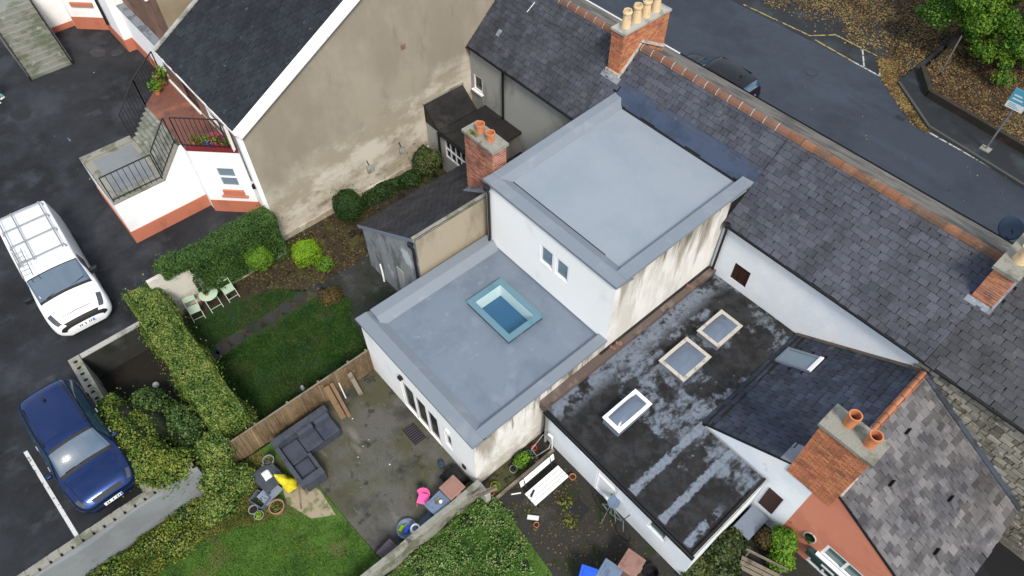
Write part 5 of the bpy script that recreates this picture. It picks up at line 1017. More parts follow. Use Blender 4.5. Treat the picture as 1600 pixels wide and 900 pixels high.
# ------------------------------------------------------------------ hedges, bushes, creepers
def hedge(name, label, box, dens, mat, size=.035, seed=0.0, amp=.09, core=.16, cat='hedge', group=None, round_=.18):
    x0, x1, y0, y1, z0, z1 = box; t = thing(name, ((x0+x1)/2, (y0+y1)/2, z0), label, cat, group, world_coords=True)
    P, N = hedge_cloud(*box, dens, amp, seed, round_); leaf_object('foliage', P, N, size, mat, t)
    MB().box(x0+core, x1-core, y0+core, y1-core, z0, z1-core).build('core', 'twig_core', t); return t
hedge('clipped_hedge', 'long clipped hedge with a flat top between the sunken bed and the dark lawn', (-20.0, -13.05, -.58, .60, .0, 1.92), 1800, 'leaf_hedge', .033, .3, amp=.11, core=.2, round_=.22)
hedge('clipped_hedge', 'clipped dark hedge running from the pale wall to the gable', (-20.15, -19.15, 1.75, 5.3, .30, 2.35), 2000, 'leaf_hedge_dark', .030, 2.1, amp=.11, core=.2, round_=.25)
hedge('clipped_hedge', 'low end of the dark hedge drooping over the pale wall', (-20.1, -19.3, .85, 1.9, 1.95, 2.38), 2000, 'leaf_hedge_dark', .032, 4.1, amp=.08, core=.12)
def mound(name, label, blobs, n, mat, size, cat='bush', stem=True, flat=1.0, tilt=.7, core=.82):
    """bush of overlapping lumps; leaves fill the outer shell of each"""
    c = np.array(blobs[0][0]); t = thing(name, (c[0], c[1], 0), label, cat, world_coords=True); Ps, Ns = [], []; cm = MB()
    tot = sum(r[0]*r[1] for _, r in blobs)
    for ctr, rad in blobs:
        k = int(n*rad[0]*rad[1]/tot); d = rng.normal(0, 1, (k, 3)); d /= np.linalg.norm(d, axis=1)[:, None]; d[:, 2] = np.where(d[:, 2] < -.45, -d[:, 2], d[:, 2])
        sh_ = np.where(rng.random((k, 1)) < .08, rng.exponential(.16, (k, 1)), 0.); P = np.array(ctr)+d*np.array(rad)*(1+sh_+lump(d*2.2+np.array(ctr), 1.6, .10, ctr[0])[:, None]-np.abs(rng.normal(0, .07, (k, 1)))); Ps.append(P); Ns.append(d)
        pr = [(max(.001, rad[0]*core*math.cos(a)), rad[2]*core*math.sin(a)) for a in np.linspace(-1.2, 1.57, 7)]; cm.lathe(pr, ctr, 10)
    P = np.concatenate(Ps); N = np.concatenate(Ns); k = P[:, 2] > .015
    leaf_object('foliage', P[k], N[k], size, mat, t, tilt=tilt); o_ = cm.build('core', 'twig_core', t, smooth=60)
    if len(blobs) > 1: o_['kind'] = 'stuff'
    if stem: MB().tube([(c[0], c[1], 0), (c[0], c[1], max(.1, c[2]))], .04, 6).build('stem', 'bark', t)
    return t
mound('clipped_bush', 'lime green egg-shaped clipped bush', [((-18.42, 5.62, .62), (.50, .56, .62))], 7000, 'leaf_lime', .022, tilt=.5)
mound('clipped_bush', 'mid green clipped ball bush against the dark hedge', [((-19.15, 4.05, .95), (.52, .52, .55))], 6500, 'leaf_mid', .022, tilt=.5)
mound('clipped_bush', 'dark green round bush against the tan gable', [((-19.25, 8.15, .85), (.62, .62, .80))], 8000, 'leaf_dark', .025, tilt=.5)
mound('low_shrub', 'small low shrub at the foot of the lime bush', [((-17.9, 6.0, .15), (.35, .35, .25))], 900, 'leaf_mid', .03, stem=False)
mound('low_shrub', 'dark shrub in the bed along the foot of the tan gable', [((-19.6, 10.0, .25), (.4, 1.2, .35)), ((-19.4, 11.3, .3), (.4, .6, .4))], 3500, 'leaf_dark', .04, stem=False)
mound('leafy_shrub', 'leafy shrub with pale flowers in the corner by the felt lean-to', [((-19.45, 12.1, .7), (.55, .5, .75)), ((-19.1, 12.4, 1.0), (.35, .3, .4))], 3200, 'leaf_shrub', .05, stem=False)
mound('dry_clump', 'dried brown grass clump at the edge of the dark lawn', [((-16.45, 5.35, .12), (.38, .42, .20))], 1500, 'leaf_litter', .05, stem=False)
mound('overgrown_bush', 'wild yellowish bush sprawling over the block wall beside the dark car', [((-16.45, -2.62, 1.05), (.5, .42, .5)), ((-15.7, -2.75, 1.2), (.85, .55, .75)), ((-14.7, -2.7, 1.3), (.9, .6, .8)), ((-13.8, -2.5, 1.25), (.85, .75, .8)), ((-13.2, -2.1, 1.05), (.7, .8, .7)), ((-15.0, -2.15, .95), (.9, .5, .7))], 15000, 'leaf_wild', .040, stem=False)
mound('ivy_mass', 'dark ivy filling the gap between the wild bush and the clipped hedge', [((-14.9, -1.35, .55), (1.1, .6, .55)), ((-13.7, -1.1, .55), (.75, .6, .6)), ((-15.9, -1.7, .7), (.75, .65, .6)), ((-16.5, -1.9, .35), (.5, .5, .4)), ((-14.4, -1.0, .9), (.7, .5, .6))], 9000, 'leaf_ivy', .045, stem=False)
mound('hedge_end', 'bushy growth tumbling from the hedge end down to the back lawn', [((-13.0, -.75, 1.0), (.55, .55, .75)), ((-12.5, -1.15, .5), (.65, .6, .55)), ((-12.0, -.7, .32), (.5, .5, .38)), ((-11.8, -1.6, .2), (.55, .7, .3))], 9500, 'leaf_hedge', .038, stem=False)
mound('wall_growth', 'rough tussocks of weeds along the foot of the grey retaining wall', [((-12.25, -2.5, .1), (.38, .7, .28)), ((-12.1, -3.6, .08), (.4, .8, .22)), ((-12.15, -4.9, .08), (.4, .9, .25)), ((-11.6, -3.0, .03), (.5, 1.0, .16)), ((-11.5, -4.6, .03), (.5, 1.0, .15)), ((-12.1, -6.4, .05), (.4, .9, .2))], 8000, 'leaf_wild', .036, stem=False)
cb_ = [((random.uniform(-6.65, -4.0), random.uniform(-.8, 4.75), random.uniform(-.12, .04)), (random.uniform(.22, .6), random.uniform(.22, .6), random.uniform(.14, .34))) for _ in range(95)]
mound('creeper_patch', 'low creepers spread over the overgrown lawn behind the low wall', [b for b in cb_ if b[0][0] < -4.2-.3*b[0][1]*0 and b[0][1] < 4.75-(b[0][0]+6.6)*.1], 30000, 'leaf_creeper', .034, stem=False, tilt=1.0, core=.45)
mound('leafy_shrub', 'dark fern-like shrub beside the corner of the flat-roofed annexe', [((-.75, 8.85, .5), (.45, .7, .5)), ((-.35, 8.3, .35), (.5, .6, .4)), ((-.95, 7.9, .3), (.35, .5, .35))], 3200, 'leaf_shrub', .06, stem=False)
mound('leafy_shrub', 'bright leafy shrub at the foot of the terracotta wall', [((.25, 10.15, .75), (.42, .38, .55)), ((.55, 9.85, .5), (.35, .35, .4))], 1900, 'leaf_mid', .055, stem=False)
mound('leafy_shrub', 'reddish shrub between the black lid and the bright shrub', [((-.12, 9.95, .55), (.28, .28, .4))], 500, 'leaf_litter', .045, stem=False)

# ------------------------------------------------------------------ garden furniture
def folding_chair(loc, rz, label):
    t = thing('folding_chair', loc, label, 'chair', 'sage folding chairs', rz); m_ = 'sage_paint'     # local: faces +x, width on y
    MB().obox((0, 0, .45), XU, YU, ZU, .19, .20, .012).build('seat', m_, t)
    b_ = MB(); n_ = 8
    for i in range(n_):
        a0, a1 = -.20+.40*i/n_, -.20+.40*(i+1)/n_; z0 = lambda y: .86+.045*math.cos(y/.20*1.57)
        b_.hexa([(-.235, a0, .68), (-.215, a0, .68), (-.215, a1, .68), (-.235, a1, .68), (-.275, a0, z0(a0)), (-.255, a0, z0(a0)), (-.255, a1, z0(a1)), (-.275, a1, z0(a1))])
    b_.build('backrest', m_, t)
    for y in (-.20, .20):
        MB().bar((-.27, y, .88), (.24, y*1.02, .0), .022, .022).build('leg', m_, t); MB().bar((.16, y*.9, .45), (-.24, y*.9, .0), .02, .02).build('leg', m_, t)
    MB().bar((.18, -.2, .10), (.18, .2, .10), .018, .018).build('stretcher', m_, t); MB().bar((-.19, -.18, .06), (-.19, .18, .06), .018, .018).build('stretcher', m_, t)
folding_chair((-18.98, 1.17, .012), R(-8), 'sage green folding chair nearest the clipped hedge end'); folding_chair((-19.0, 2.55, .03), R(2), 'sage green folding chair against the dark hedge')
t = thing('folding_table', (-19.02, 1.86, .02), 'round sage green folding table between the two chairs', 'table'); MB().lathe([(.33, .70), (.335, .71), (.335, .73), (.32, .735)], n=28).build('table_top', 'sage_paint', t, smooth=40)
for y in (-.22, .22): MB().bar((-.2, y, .70), (.28, y, 0), .022, .022).build('leg', 'sage_paint', t); MB().bar((.2, y*.85, .70), (-.26, y*.85, 0), .022, .022).build('leg', 'sage_paint', t)
MB().bar((.2, -.22, .12), (.2, .22, .12), .018, .018).build('stretcher', 'sage_paint', t)
def potted(name, loc, label, prof, pmat, leaf=None, lr=(.1, .1, .12), n=120, size=.03, z=.1, cat='plant pot', group=None, soilr=None):
    t = thing(name, loc, label, cat, group); r_, h_ = prof[-1]; m = MB(); m.lathe(prof, n=18, close=False); m.lathe([(r_, h_), (r_*.86, h_), (r_*.8, h_*.8)], n=18, close=False); m.face([(prof[0][0]*math.cos(a), prof[0][0]*math.sin(a), 0) for a in np.linspace(6.28, 0, 19)[:-1]])
    m.build('pot', pmat, t, smooth=40); MB().lathe([(r_*.81, h_*.8), (.001, h_*.82)], n=18, close=False).build('soil', 'soil', t)
    if leaf:
        d_ = rng.normal(0, 1, (n, 3)); d_ /= np.linalg.norm(d_, axis=1)[:, None]; d_[:, 2] = np.abs(d_[:, 2]); P = d_*np.array(lr)*rng.uniform(.4, 1, (n, 1))+np.array([0, 0, h_*.85]); leaf_object('foliage', P, d_, size, leaf, t)
    return t
PP = lambda r, h: [(r*.72, 0), (r*.98, h*.85), (r*1.08, h*.86), (r*1.08, h)]
potted('potted_plant', (-19.0, 1.80, .755), 'small terracotta pot plant standing on the round folding table', PP(.075, .13), 'clay_pot', 'leaf_dark', (.11, .11, .12), 160, .025)
# corner sofa on the patio
so = thing('corner_sofa', (-11.9, 1.5, .02), 'dark grey L-shaped outdoor sofa in front of the bamboo fence', 'sofa', world_coords=True)
MB().box(-12.28, -11.38, .70, 2.58, .03, .34).build('base', 'rattan_grey', so); MB().box(-11.38, -10.42, .70, 1.32, .03, .34).build('base', 'rattan_grey', so)
MB().box(-12.30, -12.04, .62, 2.60, .34, .76).build('backrest', 'rattan_grey', so); MB().box(-12.04, -10.42, .60, .74, .34, .60).build('side_arm', 'rattan_grey', so); MB().box(-10.60, -10.36, .742, 1.40, .10, .60).build('side_arm', 'rattan_grey', so); MB().box(-11.25, -10.602, 1.30, 1.40, .10, .58).build('side_arm', 'rattan_grey', so)
for (a, b, c, d) in ((-12.02, -11.36, 1.98, 2.56), (-12.02, -11.36, 1.36, 1.96), (-12.02, -11.28, .76, 1.34), (-11.26, -10.62, .76, 1.28)):
    o = MB().box(a, b, c, d, .342, .46 if a < -11.5 else .40).build('cushion', 'cushion_grey', so); bv = o.modifiers.new('b', 'BEVEL'); bv.width = .035; bv.segments = 3
for (c_, d) in ((2.02, 2.54), (1.40, 1.94)):
    o = MB().box(-12.03, -11.86, c_, d, .47, .80).build('back_cushion', 'cushion_grey', so); bv = o.modifiers.new('b', 'BEVEL'); bv.width = .04; bv.segments = 3
tb = thing('low_table', (-11.5, .0, 0), 'dark grey low table covered with a board beside the sofa', 'table', rz=R(8)); MB().box(-.42, .42, -.36, .36, .36, .42).build('table_top', 'rattan_grey', tb)
for a in (-.36, .36):
    for b in (-.3, .3): MB().box(a-.04, a+.04, b-.04, b+.04, .01, .36).build('leg', 'rattan_grey', tb)
bx = thing('grey_board', (-11.1, -.22, .0), 'dark board propped against the low table', 'board', rz=R(14)); o = MB().obox((0, 0, .2), Vector((1, 0, -.4)).normalized(), YU, Vector((.4, 0, 1)).normalized(), .22, .33, .02).build('panel', 'grey_board', bx)
cl_ = MB(); 
for i in range(6):
    for j in range(4):
        f = lambda a, b: (-11.72+.055*a, -.12+.06*b, .448+.02*math.sin(a*1.7)*math.cos(b*2.1)); cl_.face([f(i, j), f(i+1, j), f(i+1, j+1), f(i, j+1)])
o = cl_.build('cloth', 'cloth_white', smooth=60); tag(o, 'crumpled pale cloth lying on the low table', 'cloth'); md = o.modifiers.new('t', 'SOLIDIFY'); md.thickness = .01
yc = MB()
prof = [(.26, 0), (.27, .1), (.22, .22), (.17, .32), (.19, .40), (.15, .52), (.09, .66), (.03, .78), (.001, .8)]
for i, (r0, z0) in enumerate(prof[:-1]):
    for j in range(18):
        P = []
        for (a, b) in ((i, j), (i, j+1), (i+1, j+1), (i+1, j)):
            t_ = 2*math.pi*b/18; r_ = prof[a][0]*(1+.16*math.sin(5*t_+a)+.07*math.sin(9*t_)); P.append((r_*math.cos(t_), r_*math.sin(t_)*.8, prof[a][1]))
        yc.face(P)
o = yc.build('yellow_raincover', 'yellow_cover', smooth=50); o.location = (-10.95, .42, .0); o.rotation_euler = (R(18), R(-22), 0); o.location.z = .06; tag(o, 'bright yellow plastic cover bundled between sofa and low table', 'plastic cover')
potted('planter', (-11.98, .28, .0), 'tall pale stone pot with dry stalks at the sofa corner', PP(.17, .42), 'pot_grey', 'leaf_olive', (.12, .12, .1), 40, .04)
potted('planter', (-10.52, -.28, .0), 'wide terracotta planter with dry stems in front of the yellow cover', PP(.22, .34), 'clay_dull', 'leaf_olive', (.19, .19, .14), 150, .035)
potted('planter', (-10.72, -.82, .0), 'small pale pot with bright green plant at the lawn edge', PP(.14, .18), 'pot_grey', 'leaf_lime', (.12, .12, .09), 110, .03)
potted('planter', (-10.98, -.86, .0), 'small empty grey pot beside the bright green plant', PP(.14, .2), 'pot_grey', None)
gt = thing('glass_tub', (-11.12, -.55, 0), 'pale translucent plastic tub holding a small dark plant', 'tub', rz=R(20)); m = MB()
for a in ((-.26, .26, -.2, -.185), (-.26, .26, .185, .2), (-.26, -.245, -.185, .185), (.245, .26, -.185, .185)): m.box(*a, .02, .26)
m.box(-.26, .26, -.2, .2, .005, .02); m.build('tub_wall', 'glass_frost', gt); leaf_object('foliage', np.array([(random.gauss(0, .07), random.gauss(0, .07), .12+random.random()*.14) for _ in range(90)]), np.tile((0, 0, 1.), (90, 1)), .035, 'leaf_dark', gt)
tag(MB().bar((-10.75, .65, .05), (-10.35, .62, .09), .05, .03).build('timber_batten', 'timber_grey'), 'short grey batten on the sand beside the sofa', 'timber'); tag(MB().bar((-10.9, .62, .06), (-10.1, .25, .05), .035, .035).build('stick', 'timber_grey'), 'weathered stick lying across the sand patch', 'stick')
mat_ = thing('doormat', (-9.85, 4.36, .02), 'black rubber doormat on the patio outside the glazed doors', 'doormat'); MB().box(-.36, .36, -.22, .22, .002, .018).build('mat', 'trim_black', mat_)
for i in range(9): MB().box(-.34+.08*i, -.31+.08*i, -.20, .20, .0182, .026).build('rib', 'dark_purple', mat_)
# clutter along the low wall
pc = thing('pink_chair', (-7.78, 3.22, .02), 'pink plastic child chair on the patio', 'chair', rz=R(35)); o = MB().box(-.17, .17, -.17, .17, .28, .31).build('seat', 'pink_plastic', pc); bv = o.modifiers.new('b', 'BEVEL'); bv.width = .05; bv.segments = 3; bv.affect = 'EDGES'
m = MB(); k = 10
for i in range(k):
    t0, t1 = R(20+140*i/k), R(20+140*(i+1)/k); P = lambda t_, z, e: ((.17+e)*math.cos(t_), (.17+e)*math.sin(t_)+.02, z)
    m.hexa([P(t0, .33, 0), P(t0, .33, .025), P(t1, .33, .025), P(t1, .33, 0), P(t0, .56, .03), P(t0, .56, .055), P(t1, .56, .055), P(t1, .56, .03)])
m.build('backrest', 'pink_plastic', pc)
for a in (-.14, .14):
    for b in (-.14, .14): MB().tube([(a, b, .29), (a*1.25, b*1.25, 0)], .016, 6).build('leg', 'pink_plastic', pc)
def tub(name, c, a, b, h, mat, label, cat, rz=0, lid=None, taper=.88, group=None, z=.02):
    t = thing(name, (c[0], c[1], z), label, cat, group, rz); k = taper
    MB().hexa([(-a*k, -b*k, 0), (a*k, -b*k, 0), (a*k, b*k, 0), (-a*k, b*k, 0), (-a, -b, h-.03), (a, -b, h-.03), (a, b, h-.03), (-a, b, h-.03)]).build('body', mat, t)
    o = MB().box(-a-.02, a+.02, -b-.02, b+.02, h-.028, h+.015).build('lid', lid or mat, t); bv = o.modifiers.new('b', 'BEVEL'); bv.width = .02; bv.segments = 2
    MB().box(-a*.7, a*.7, -b*.7, b*.7, h+.0155, h+.03).build('lid_panel', lid or mat, t); MB().box(a*.98, a+.05, -b*.3, b*.3, h-.08, h-.03).build('handle', lid or mat, t); return t
tub('storage_box', (-7.28, 3.42), .24, .30, .56, 'blue_grey_plastic', 'blue grey plastic box with clutter on its lid beside the pink chair', 'storage box', R(6))
tub('storage_box', (-7.32, 4.02), .26, .28, .74, 'bin_brown', 'reddish brown plastic box next to the white wall corner', 'storage box', R(4))
tub('storage_box', (-7.12, 2.90), .15, .22, .36, 'navy_plastic', 'small dark blue box wedged against the low wall', 'storage box', R(5))
tub('storage_box', (-7.12, 1.52), .30, .26, .30, 'dark_purple', 'dark purple crate at the lower end of the low wall', 'crate', R(8))
o = MB().hexa([(-7.42, 3.38, .607), (-7.27, 3.36, .607), (-7.25, 3.54, .607), (-7.40, 3.56, .607), (-7.41, 3.39, .64), (-7.28, 3.37, .65), (-7.26, 3.52, .63), (-7.39, 3.55, .66)]).build('folded_bag', 'timber_grey'); tag(o, 'folded brown bag on the blue grey storage box', 'bag')
tag(MB().lathe([(.02, 0), (.05, .01), (.055, .07), (.05, .07)], (-7.22, 3.50, .64), 10).build('cup', 'cloth_white', smooth=40), 'small white cup beside the folded bag', 'cup')
t = thing('covered_heap', (-7.75, 4.40, .02), 'black covered heap in the corner by the white wall', 'cover'); m = MB()
for i in range(10):
    for j in range(10):
        f = lambda a, b: ((a-5)*.075, (b-5)*.066, max(.0, .42*(1-((a-5)/5.2)**4)*(1-((b-5)/5.2)**4)+.04*math.sin(a*1.3)*math.cos(b*1.6)-.02)); m.face([f(i, j), f(i+1, j), f(i+1, j+1), f(i, j+1)])
m.build('cover', 'trim_black', t, smooth=60)
tag(MB().lathe([(.09, 0), (.11, .1), (.11, .2), (.07, .26), (.07, .22)], (-8.35, 4.35, .02), 14).build('bucket', 'navy_plastic', smooth=40), 'small dark bucket at the foot of the white wall', 'bucket')
m = MB(); prof = [(.02, 0), (.22, .03), (.30, .12), (.31, .16), (.28, .16), (.2, .06), (.001, .05)]; m.lathe(prof, (-7.42, 2.32, .02), 24, close=False); tag(m.build('basin', 'blue_grey_plastic', smooth=50), 'round blue grey basin on the patio by the low wall', 'basin')
m = MB(); m.tube([(.13*math.cos(a), .13*math.sin(a), 0) for a in np.linspace(0, 6.28, 20)], .035, 8); m.tube([(.12*math.cos(a), .12*math.sin(a), .05) for a in np.linspace(0, 6.28, 20)], .03, 8); o = m.build('coiled_hose', 'cloth_white', smooth=60); o.location = (-7.16, 2.48, .40); tag(o, 'white coiled ring hung over the rim of the basin', 'hose')
for i, (dx, dy, mt, nm, lb_) in enumerate(((-.12, -.12, 'leaf_lime', 'spade_toy', 'bright green toy in the basin'), (.03, -.02, 'bright_blue', 'scoop_toy', 'bright blue toy in the basin'))):
    m = MB(); m.obox((-7.42+dx, 2.32+dy, .16), Vector((1, .4, 0)).normalized(), Vector((-.4, 1, 0)).normalized(), ZU, .05, .10, .03); m.bar((-7.42+dx, 2.32+dy, .16), (-7.40+dx, 2.5+dy, .2), .02, .02); tag(m.build(nm, mt), lb_, 'toy')
tag(MB().tube([(-7.02, 1.62, .36), (-7.05, 1.85, .45), (-7.02, 2.1, .5), (-7.08, 2.3, .42)], .022, 8).build('hose', 'blue_grey_plastic', smooth=60), 'pale blue hose running from basin to crate', 'hose')
# white slatted bench in the right-hand yard
be = thing('garden_bench', (-5.62, 6.3, .02), 'white slatted garden bench facing the flat-roofed annexe', 'bench', world_coords=True)
for i in range(4): MB().box(-5.80+.125*i, -5.80+.125*i+.108, 5.62, 7.02, .42, .445).build('slat', 'white_wood', be)
for i in range(2): MB().hexa([(-6.0-.03*i, 5.62, .62+.125*i), (-5.975-.03*i, 5.62, .62+.125*i), (-5.975-.03*i, 7.02, .62+.125*i), (-6.0-.03*i, 7.02, .62+.125*i), (-6.03-.03*i, 5.62, .744+.125*i), (-6.005-.03*i, 5.62, .744+.125*i), (-6.005-.03*i, 7.02, .744+.125*i), (-6.03-.03*i, 7.02, .744+.125*i)]).build('back_slat', 'white_wood', be)
for y in (5.78, 6.86):
    MB().bar((-5.36, y, .41), (-5.34, y, .0), .035, .035).build('leg', 'iron_black', be); MB().bar((-6.06, y, .88), (-5.78, y, .0), .035, .035).build('leg', 'iron_black', be); MB().bar((-5.82, y, .405), (-5.34, y, .405), .03, .03).build('bearer', 'iron_black', be)
tag(MB().obox((-5.65, 5.80, .465), Vector((.9, .4, 0)).normalized(), Vector((-.4, .9, 0)).normalized(), ZU, .03, .12, .015).build('glove', 'trim_black'), 'dark glove left on the white bench seat', 'glove')
tag(MB().bar((-5.32, 5.30, .06), (-5.05, 5.52, .10), .14, .02).build('board_offcut', 'cloth_white'), 'white board offcut on the ground by the bench', 'board'); tag(MB().bar((-6.12, 5.35, .25), (-5.95, 5.60, .28), .03, .02).build('stake', 'white_wood'), 'white stake sticking out beside the bench', 'stake')
fr = thing('drying_frame', (-6.58, 7.02, .06), 'grey tubular frame leaning in the bed by the stained wall', 'frame'); MB().tube([(-.18, -.25, .35), (-.22, .28, .62), (.1, .36, .70), (.24, .1, .62), (.1, -.28, .36), (-.18, -.25, .35)], .018, 8).build('hoop', 'galvanised', fr, smooth=60)
for p in ((-.18, -.25, .35), (.1, -.28, .36)): MB().tube([p, (p[0], p[1]-.05, 0)], .016, 6).build('leg', 'galvanised', fr)
for i, (x, y, r_, h_, pm, lm, lb_) in enumerate(((-6.66, 5.16, .15, .16, 'leaf_olive', 'leaf_lime', 'yellow green pot near the end of the stained wall'), (-6.70, 5.95, .12, .2, 'pot_grey', 'leaf_dark', 'grey pot beside the white rimmed one'), (-6.72, 6.20, .11, .2, 'cloth_white', 'leaf_dark', 'white rimmed pot in the bed under the stained wall'), (-6.60, 6.50, .16, .2, 'trim_black', 'leaf_dark', 'large black pot in the bed under the stained wall'), (-6.50, 6.72, .08, .14, 'pot_grey', None, 'small grey pot beside the large black pot'), (-6.80, 6.66, .10, .18, 'teal_plastic', 'leaf_dark', 'teal pot against the stained wall'), (-6.80, 6.92, .09, .2, 'red_plastic', None, 'red pot behind the tubular frame'), (-6.60, 4.93, .10, .12, 'red_plastic', None, 'small red pot at the timber edging'))):
    potted('flower_pot', (x, y, .05), lb_, PP(r_, h_), pm, lm, (r_*.9, r_*.9, .14), 60, .03, cat='flower pot', group='pots in the narrow bed')
mound('low_shrub', 'green tuft among the pots under the stained wall', [((-6.75, 6.35, .2), (.22, .3, .3))], 350, 'leaf_mid', .05, stem=False)
potted('flower_pot', (-5.30, 7.20, .02), 'terracotta pot on the yard by the bench end', PP(.10, .16), 'clay_pot', None, cat='flower pot'); potted('flower_pot', (-4.95, 5.33, .02), 'single terracotta pot alone on the dark yard', PP(.08, .11), 'clay_pot', None, cat='flower pot')
mound('low_shrub', 'weeds with dead leaves beside the drain grate', [((-4.9, 6.5, .0), (.28, .32, .07)), ((-4.35, 6.2, .0), (.26, .3, .06))], 260, 'leaf_olive', .05, stem=False)
dg = thing('drain_grate', (-4.43, 6.64, .021), 'rusty slatted drain grate set in the dark yard', 'drain grate', rz=R(8))
for i in range(7): MB().box(-.24+.07*i, -.20+.07*i, -.26, .26, .0, .02).build('bar', 'iron_black', dg)
bk = thing('old_bicycle', (-3.55, 7.15, .02), 'old bicycle with bent grey frame leaning on the pale annexe wall', 'bicycle', rz=R(-8))
for x in (-.5, .5): MB().tube([(x+.30*math.cos(a), .06*math.sin(a), .31+.30*math.sin(a)) for a in np.linspace(0, 6.28, 24)], .02, 6).build('wheel', 'tyre', bk)
m = MB()
for p, q in (((-.5, 0, .31), (-.12, .03, .28)), ((-.12, .03, .28), (.36, .05, .66)), ((-.12, .03, .28), (-.22, .05, .74)), ((-.22, .05, .74), (.36, .05, .70)), ((-.5, 0, .31), (-.22, .05, .70)), ((.5, 0, .31), (.34, .06, .82))): m.tube([p, q], .018, 6)
m.build('frame', 'galvanised', bk); MB().tube([(.36, -.22, .86), (.34, .06, .84), (.34, .3, .86)], .014, 6).build('handlebar', 'iron_black', bk); MB().obox((-.23, .05, .77), XU, YU, ZU, .13, .06, .025).build('saddle', 'trim_black', bk)
tr = thing('dish_stand', (-3.75, 7.32, .02), 'grey round dish on thin legs against the annexe wall', 'stand'); MB().lathe([(.02, .78), (.16, .80), (.19, .84), (.17, .84), (.02, .80)], n=18).build('dish', 'blue_grey_plastic', tr, smooth=40)
for a in (0, 2.1, 4.2): MB().tube([(.05*math.cos(a), .05*math.sin(a)-.05, .8), (.3*math.cos(a)+.2, .26*math.sin(a)-.25, .0)], .014, 6).build('leg', 'galvanised', tr)
tub('wheelie_bin', (-2.2, 6.42), .27, .30, .86, 'bin_brown', 'brown lidded bin in front of the annexe window', 'bin', R(12), taper=.8); tub('wheelie_bin', (-2.44, 5.78), .27, .28, .80, 'blue_grey_plastic', 'grey blue lidded bin next to the brown one', 'bin', R(14), taper=.8); tub('wheelie_bin', (-2.76, 5.28), .25, .25, .78, 'bright_blue', 'bright blue bin at the lower edge of the yard', 'bin', R(30), taper=.8)
m = MB(); m.lathe([(.16, 0), (.22, .28), (.23, .3), (.2, .3), (.15, .05), (.001, .05)], (-1.72, 6.85, .02), 20, close=False); tag(m.build('bucket', 'trim_black', smooth=50), 'round black tub beside the brown bin', 'tub')
tk = thing('oil_tank', (-.70, 10.02, .02), 'black tank with a flat grey lid under the brown shutter', 'tank'); MB().box(-.26, .26, -.46, .46, 0, .55).build('body', 'trim_black', tk); MB().box(-.28, .28, -.48, .48, .552, .585).build('lid', 'grey_board', tk)
bl_ = thing('garden_bench', (.35, 9.15, .02), 'old grey wooden bench in the corner under the terracotta wall', 'bench', rz=R(20))
for i in range(3): MB().box(-.6, .6, -.2+.14*i, -.09+.14*i, .40, .43).build('slat', 'timber_grey', bl_)
for x in (-.5, .5): MB().box(x-.03, x+.03, -.2, .2, 0, .40).build('leg', 'timber_grey', bl_)
MB().bar((-.6, .28, .75), (.6, .28, .75), .03, .12).build('back_slat', 'timber_grey', bl_); MB().bar((-.5, .25, .0), (-.5, .28, .78), .05, .04).build('back_post', 'timber_grey', bl_); MB().bar((.5, .25, .0), (.5, .28, .78), .05, .04).build('back_post', 'timber_grey', bl_)
tag(MB().lathe([(.001, 0), (.12, .04), (.1, .1), (.02, .14)], (-17.2, -1.25, .01), 9).build('plastic_bag', 'cloth_white', smooth=50), 'white scrap of plastic in the sunken bed', 'plastic bag')
# flower pots on the entrance terrace
for i in range(6):
    p = Vector((-22.24, 3.96, zt+.065))+cu*(.22+.26*i)-cn_*.26; mt = ['clay_pot', 'timber_brown', 'bright_blue', 'flower_pink', 'clay_pot', 'dark_purple'][i]; lf = ['leaf_olive', 'leaf_olive', 'leaf_mid', 'leaf_wild', 'leaf_dark', 'leaf_mid'][i]
    potted('flower_pot', p, ['terracotta pot with dry yellow plant nearest the stair', 'brown pot with olive plant second from the stair', 'blue pot in the middle of the terrace edge', 'pink pot with flowers on the terrace edge', 'terracotta pot under the pink flowers', 'purple pot at the house end of the terrace edge'][i], PP(.11, .20), mt, lf, (.2, .2, .26), 90, .045, cat='flower pot', group='pots on the entrance terrace')
    if i in (3, 4): leaf_object('flowers', np.array([p+Vector((random.gauss(0, .1), random.gauss(0, .1), .3+random.random()*.18)) for _ in range(26)]), np.tile((0, 0, 1.), (26, 1)), .035, 'flower_pink', None, kind='stuff', label='pink blossoms on the terrace pot %s' % ('nearest the stair' if i == 3 else 'nearest the house'), category='flowers')
for i in range(3):
    p = (-25.95-.32*i, 4.55+.30*i, zt+.065); potted('flower_pot', p, ['leafy pot plant by the far railing bend', 'tall leafy pot plant along the far railing', 'navy pot with white flowers by the front door'][i], PP(.13, .24), ['clay_pot', 'clay_pot', 'navy_plastic'][i], ['leaf_mid', 'leaf_olive', 'leaf_mid'][i], (.26, .26, .5), 130, .06, cat='flower pot', group='pots by the far railing')
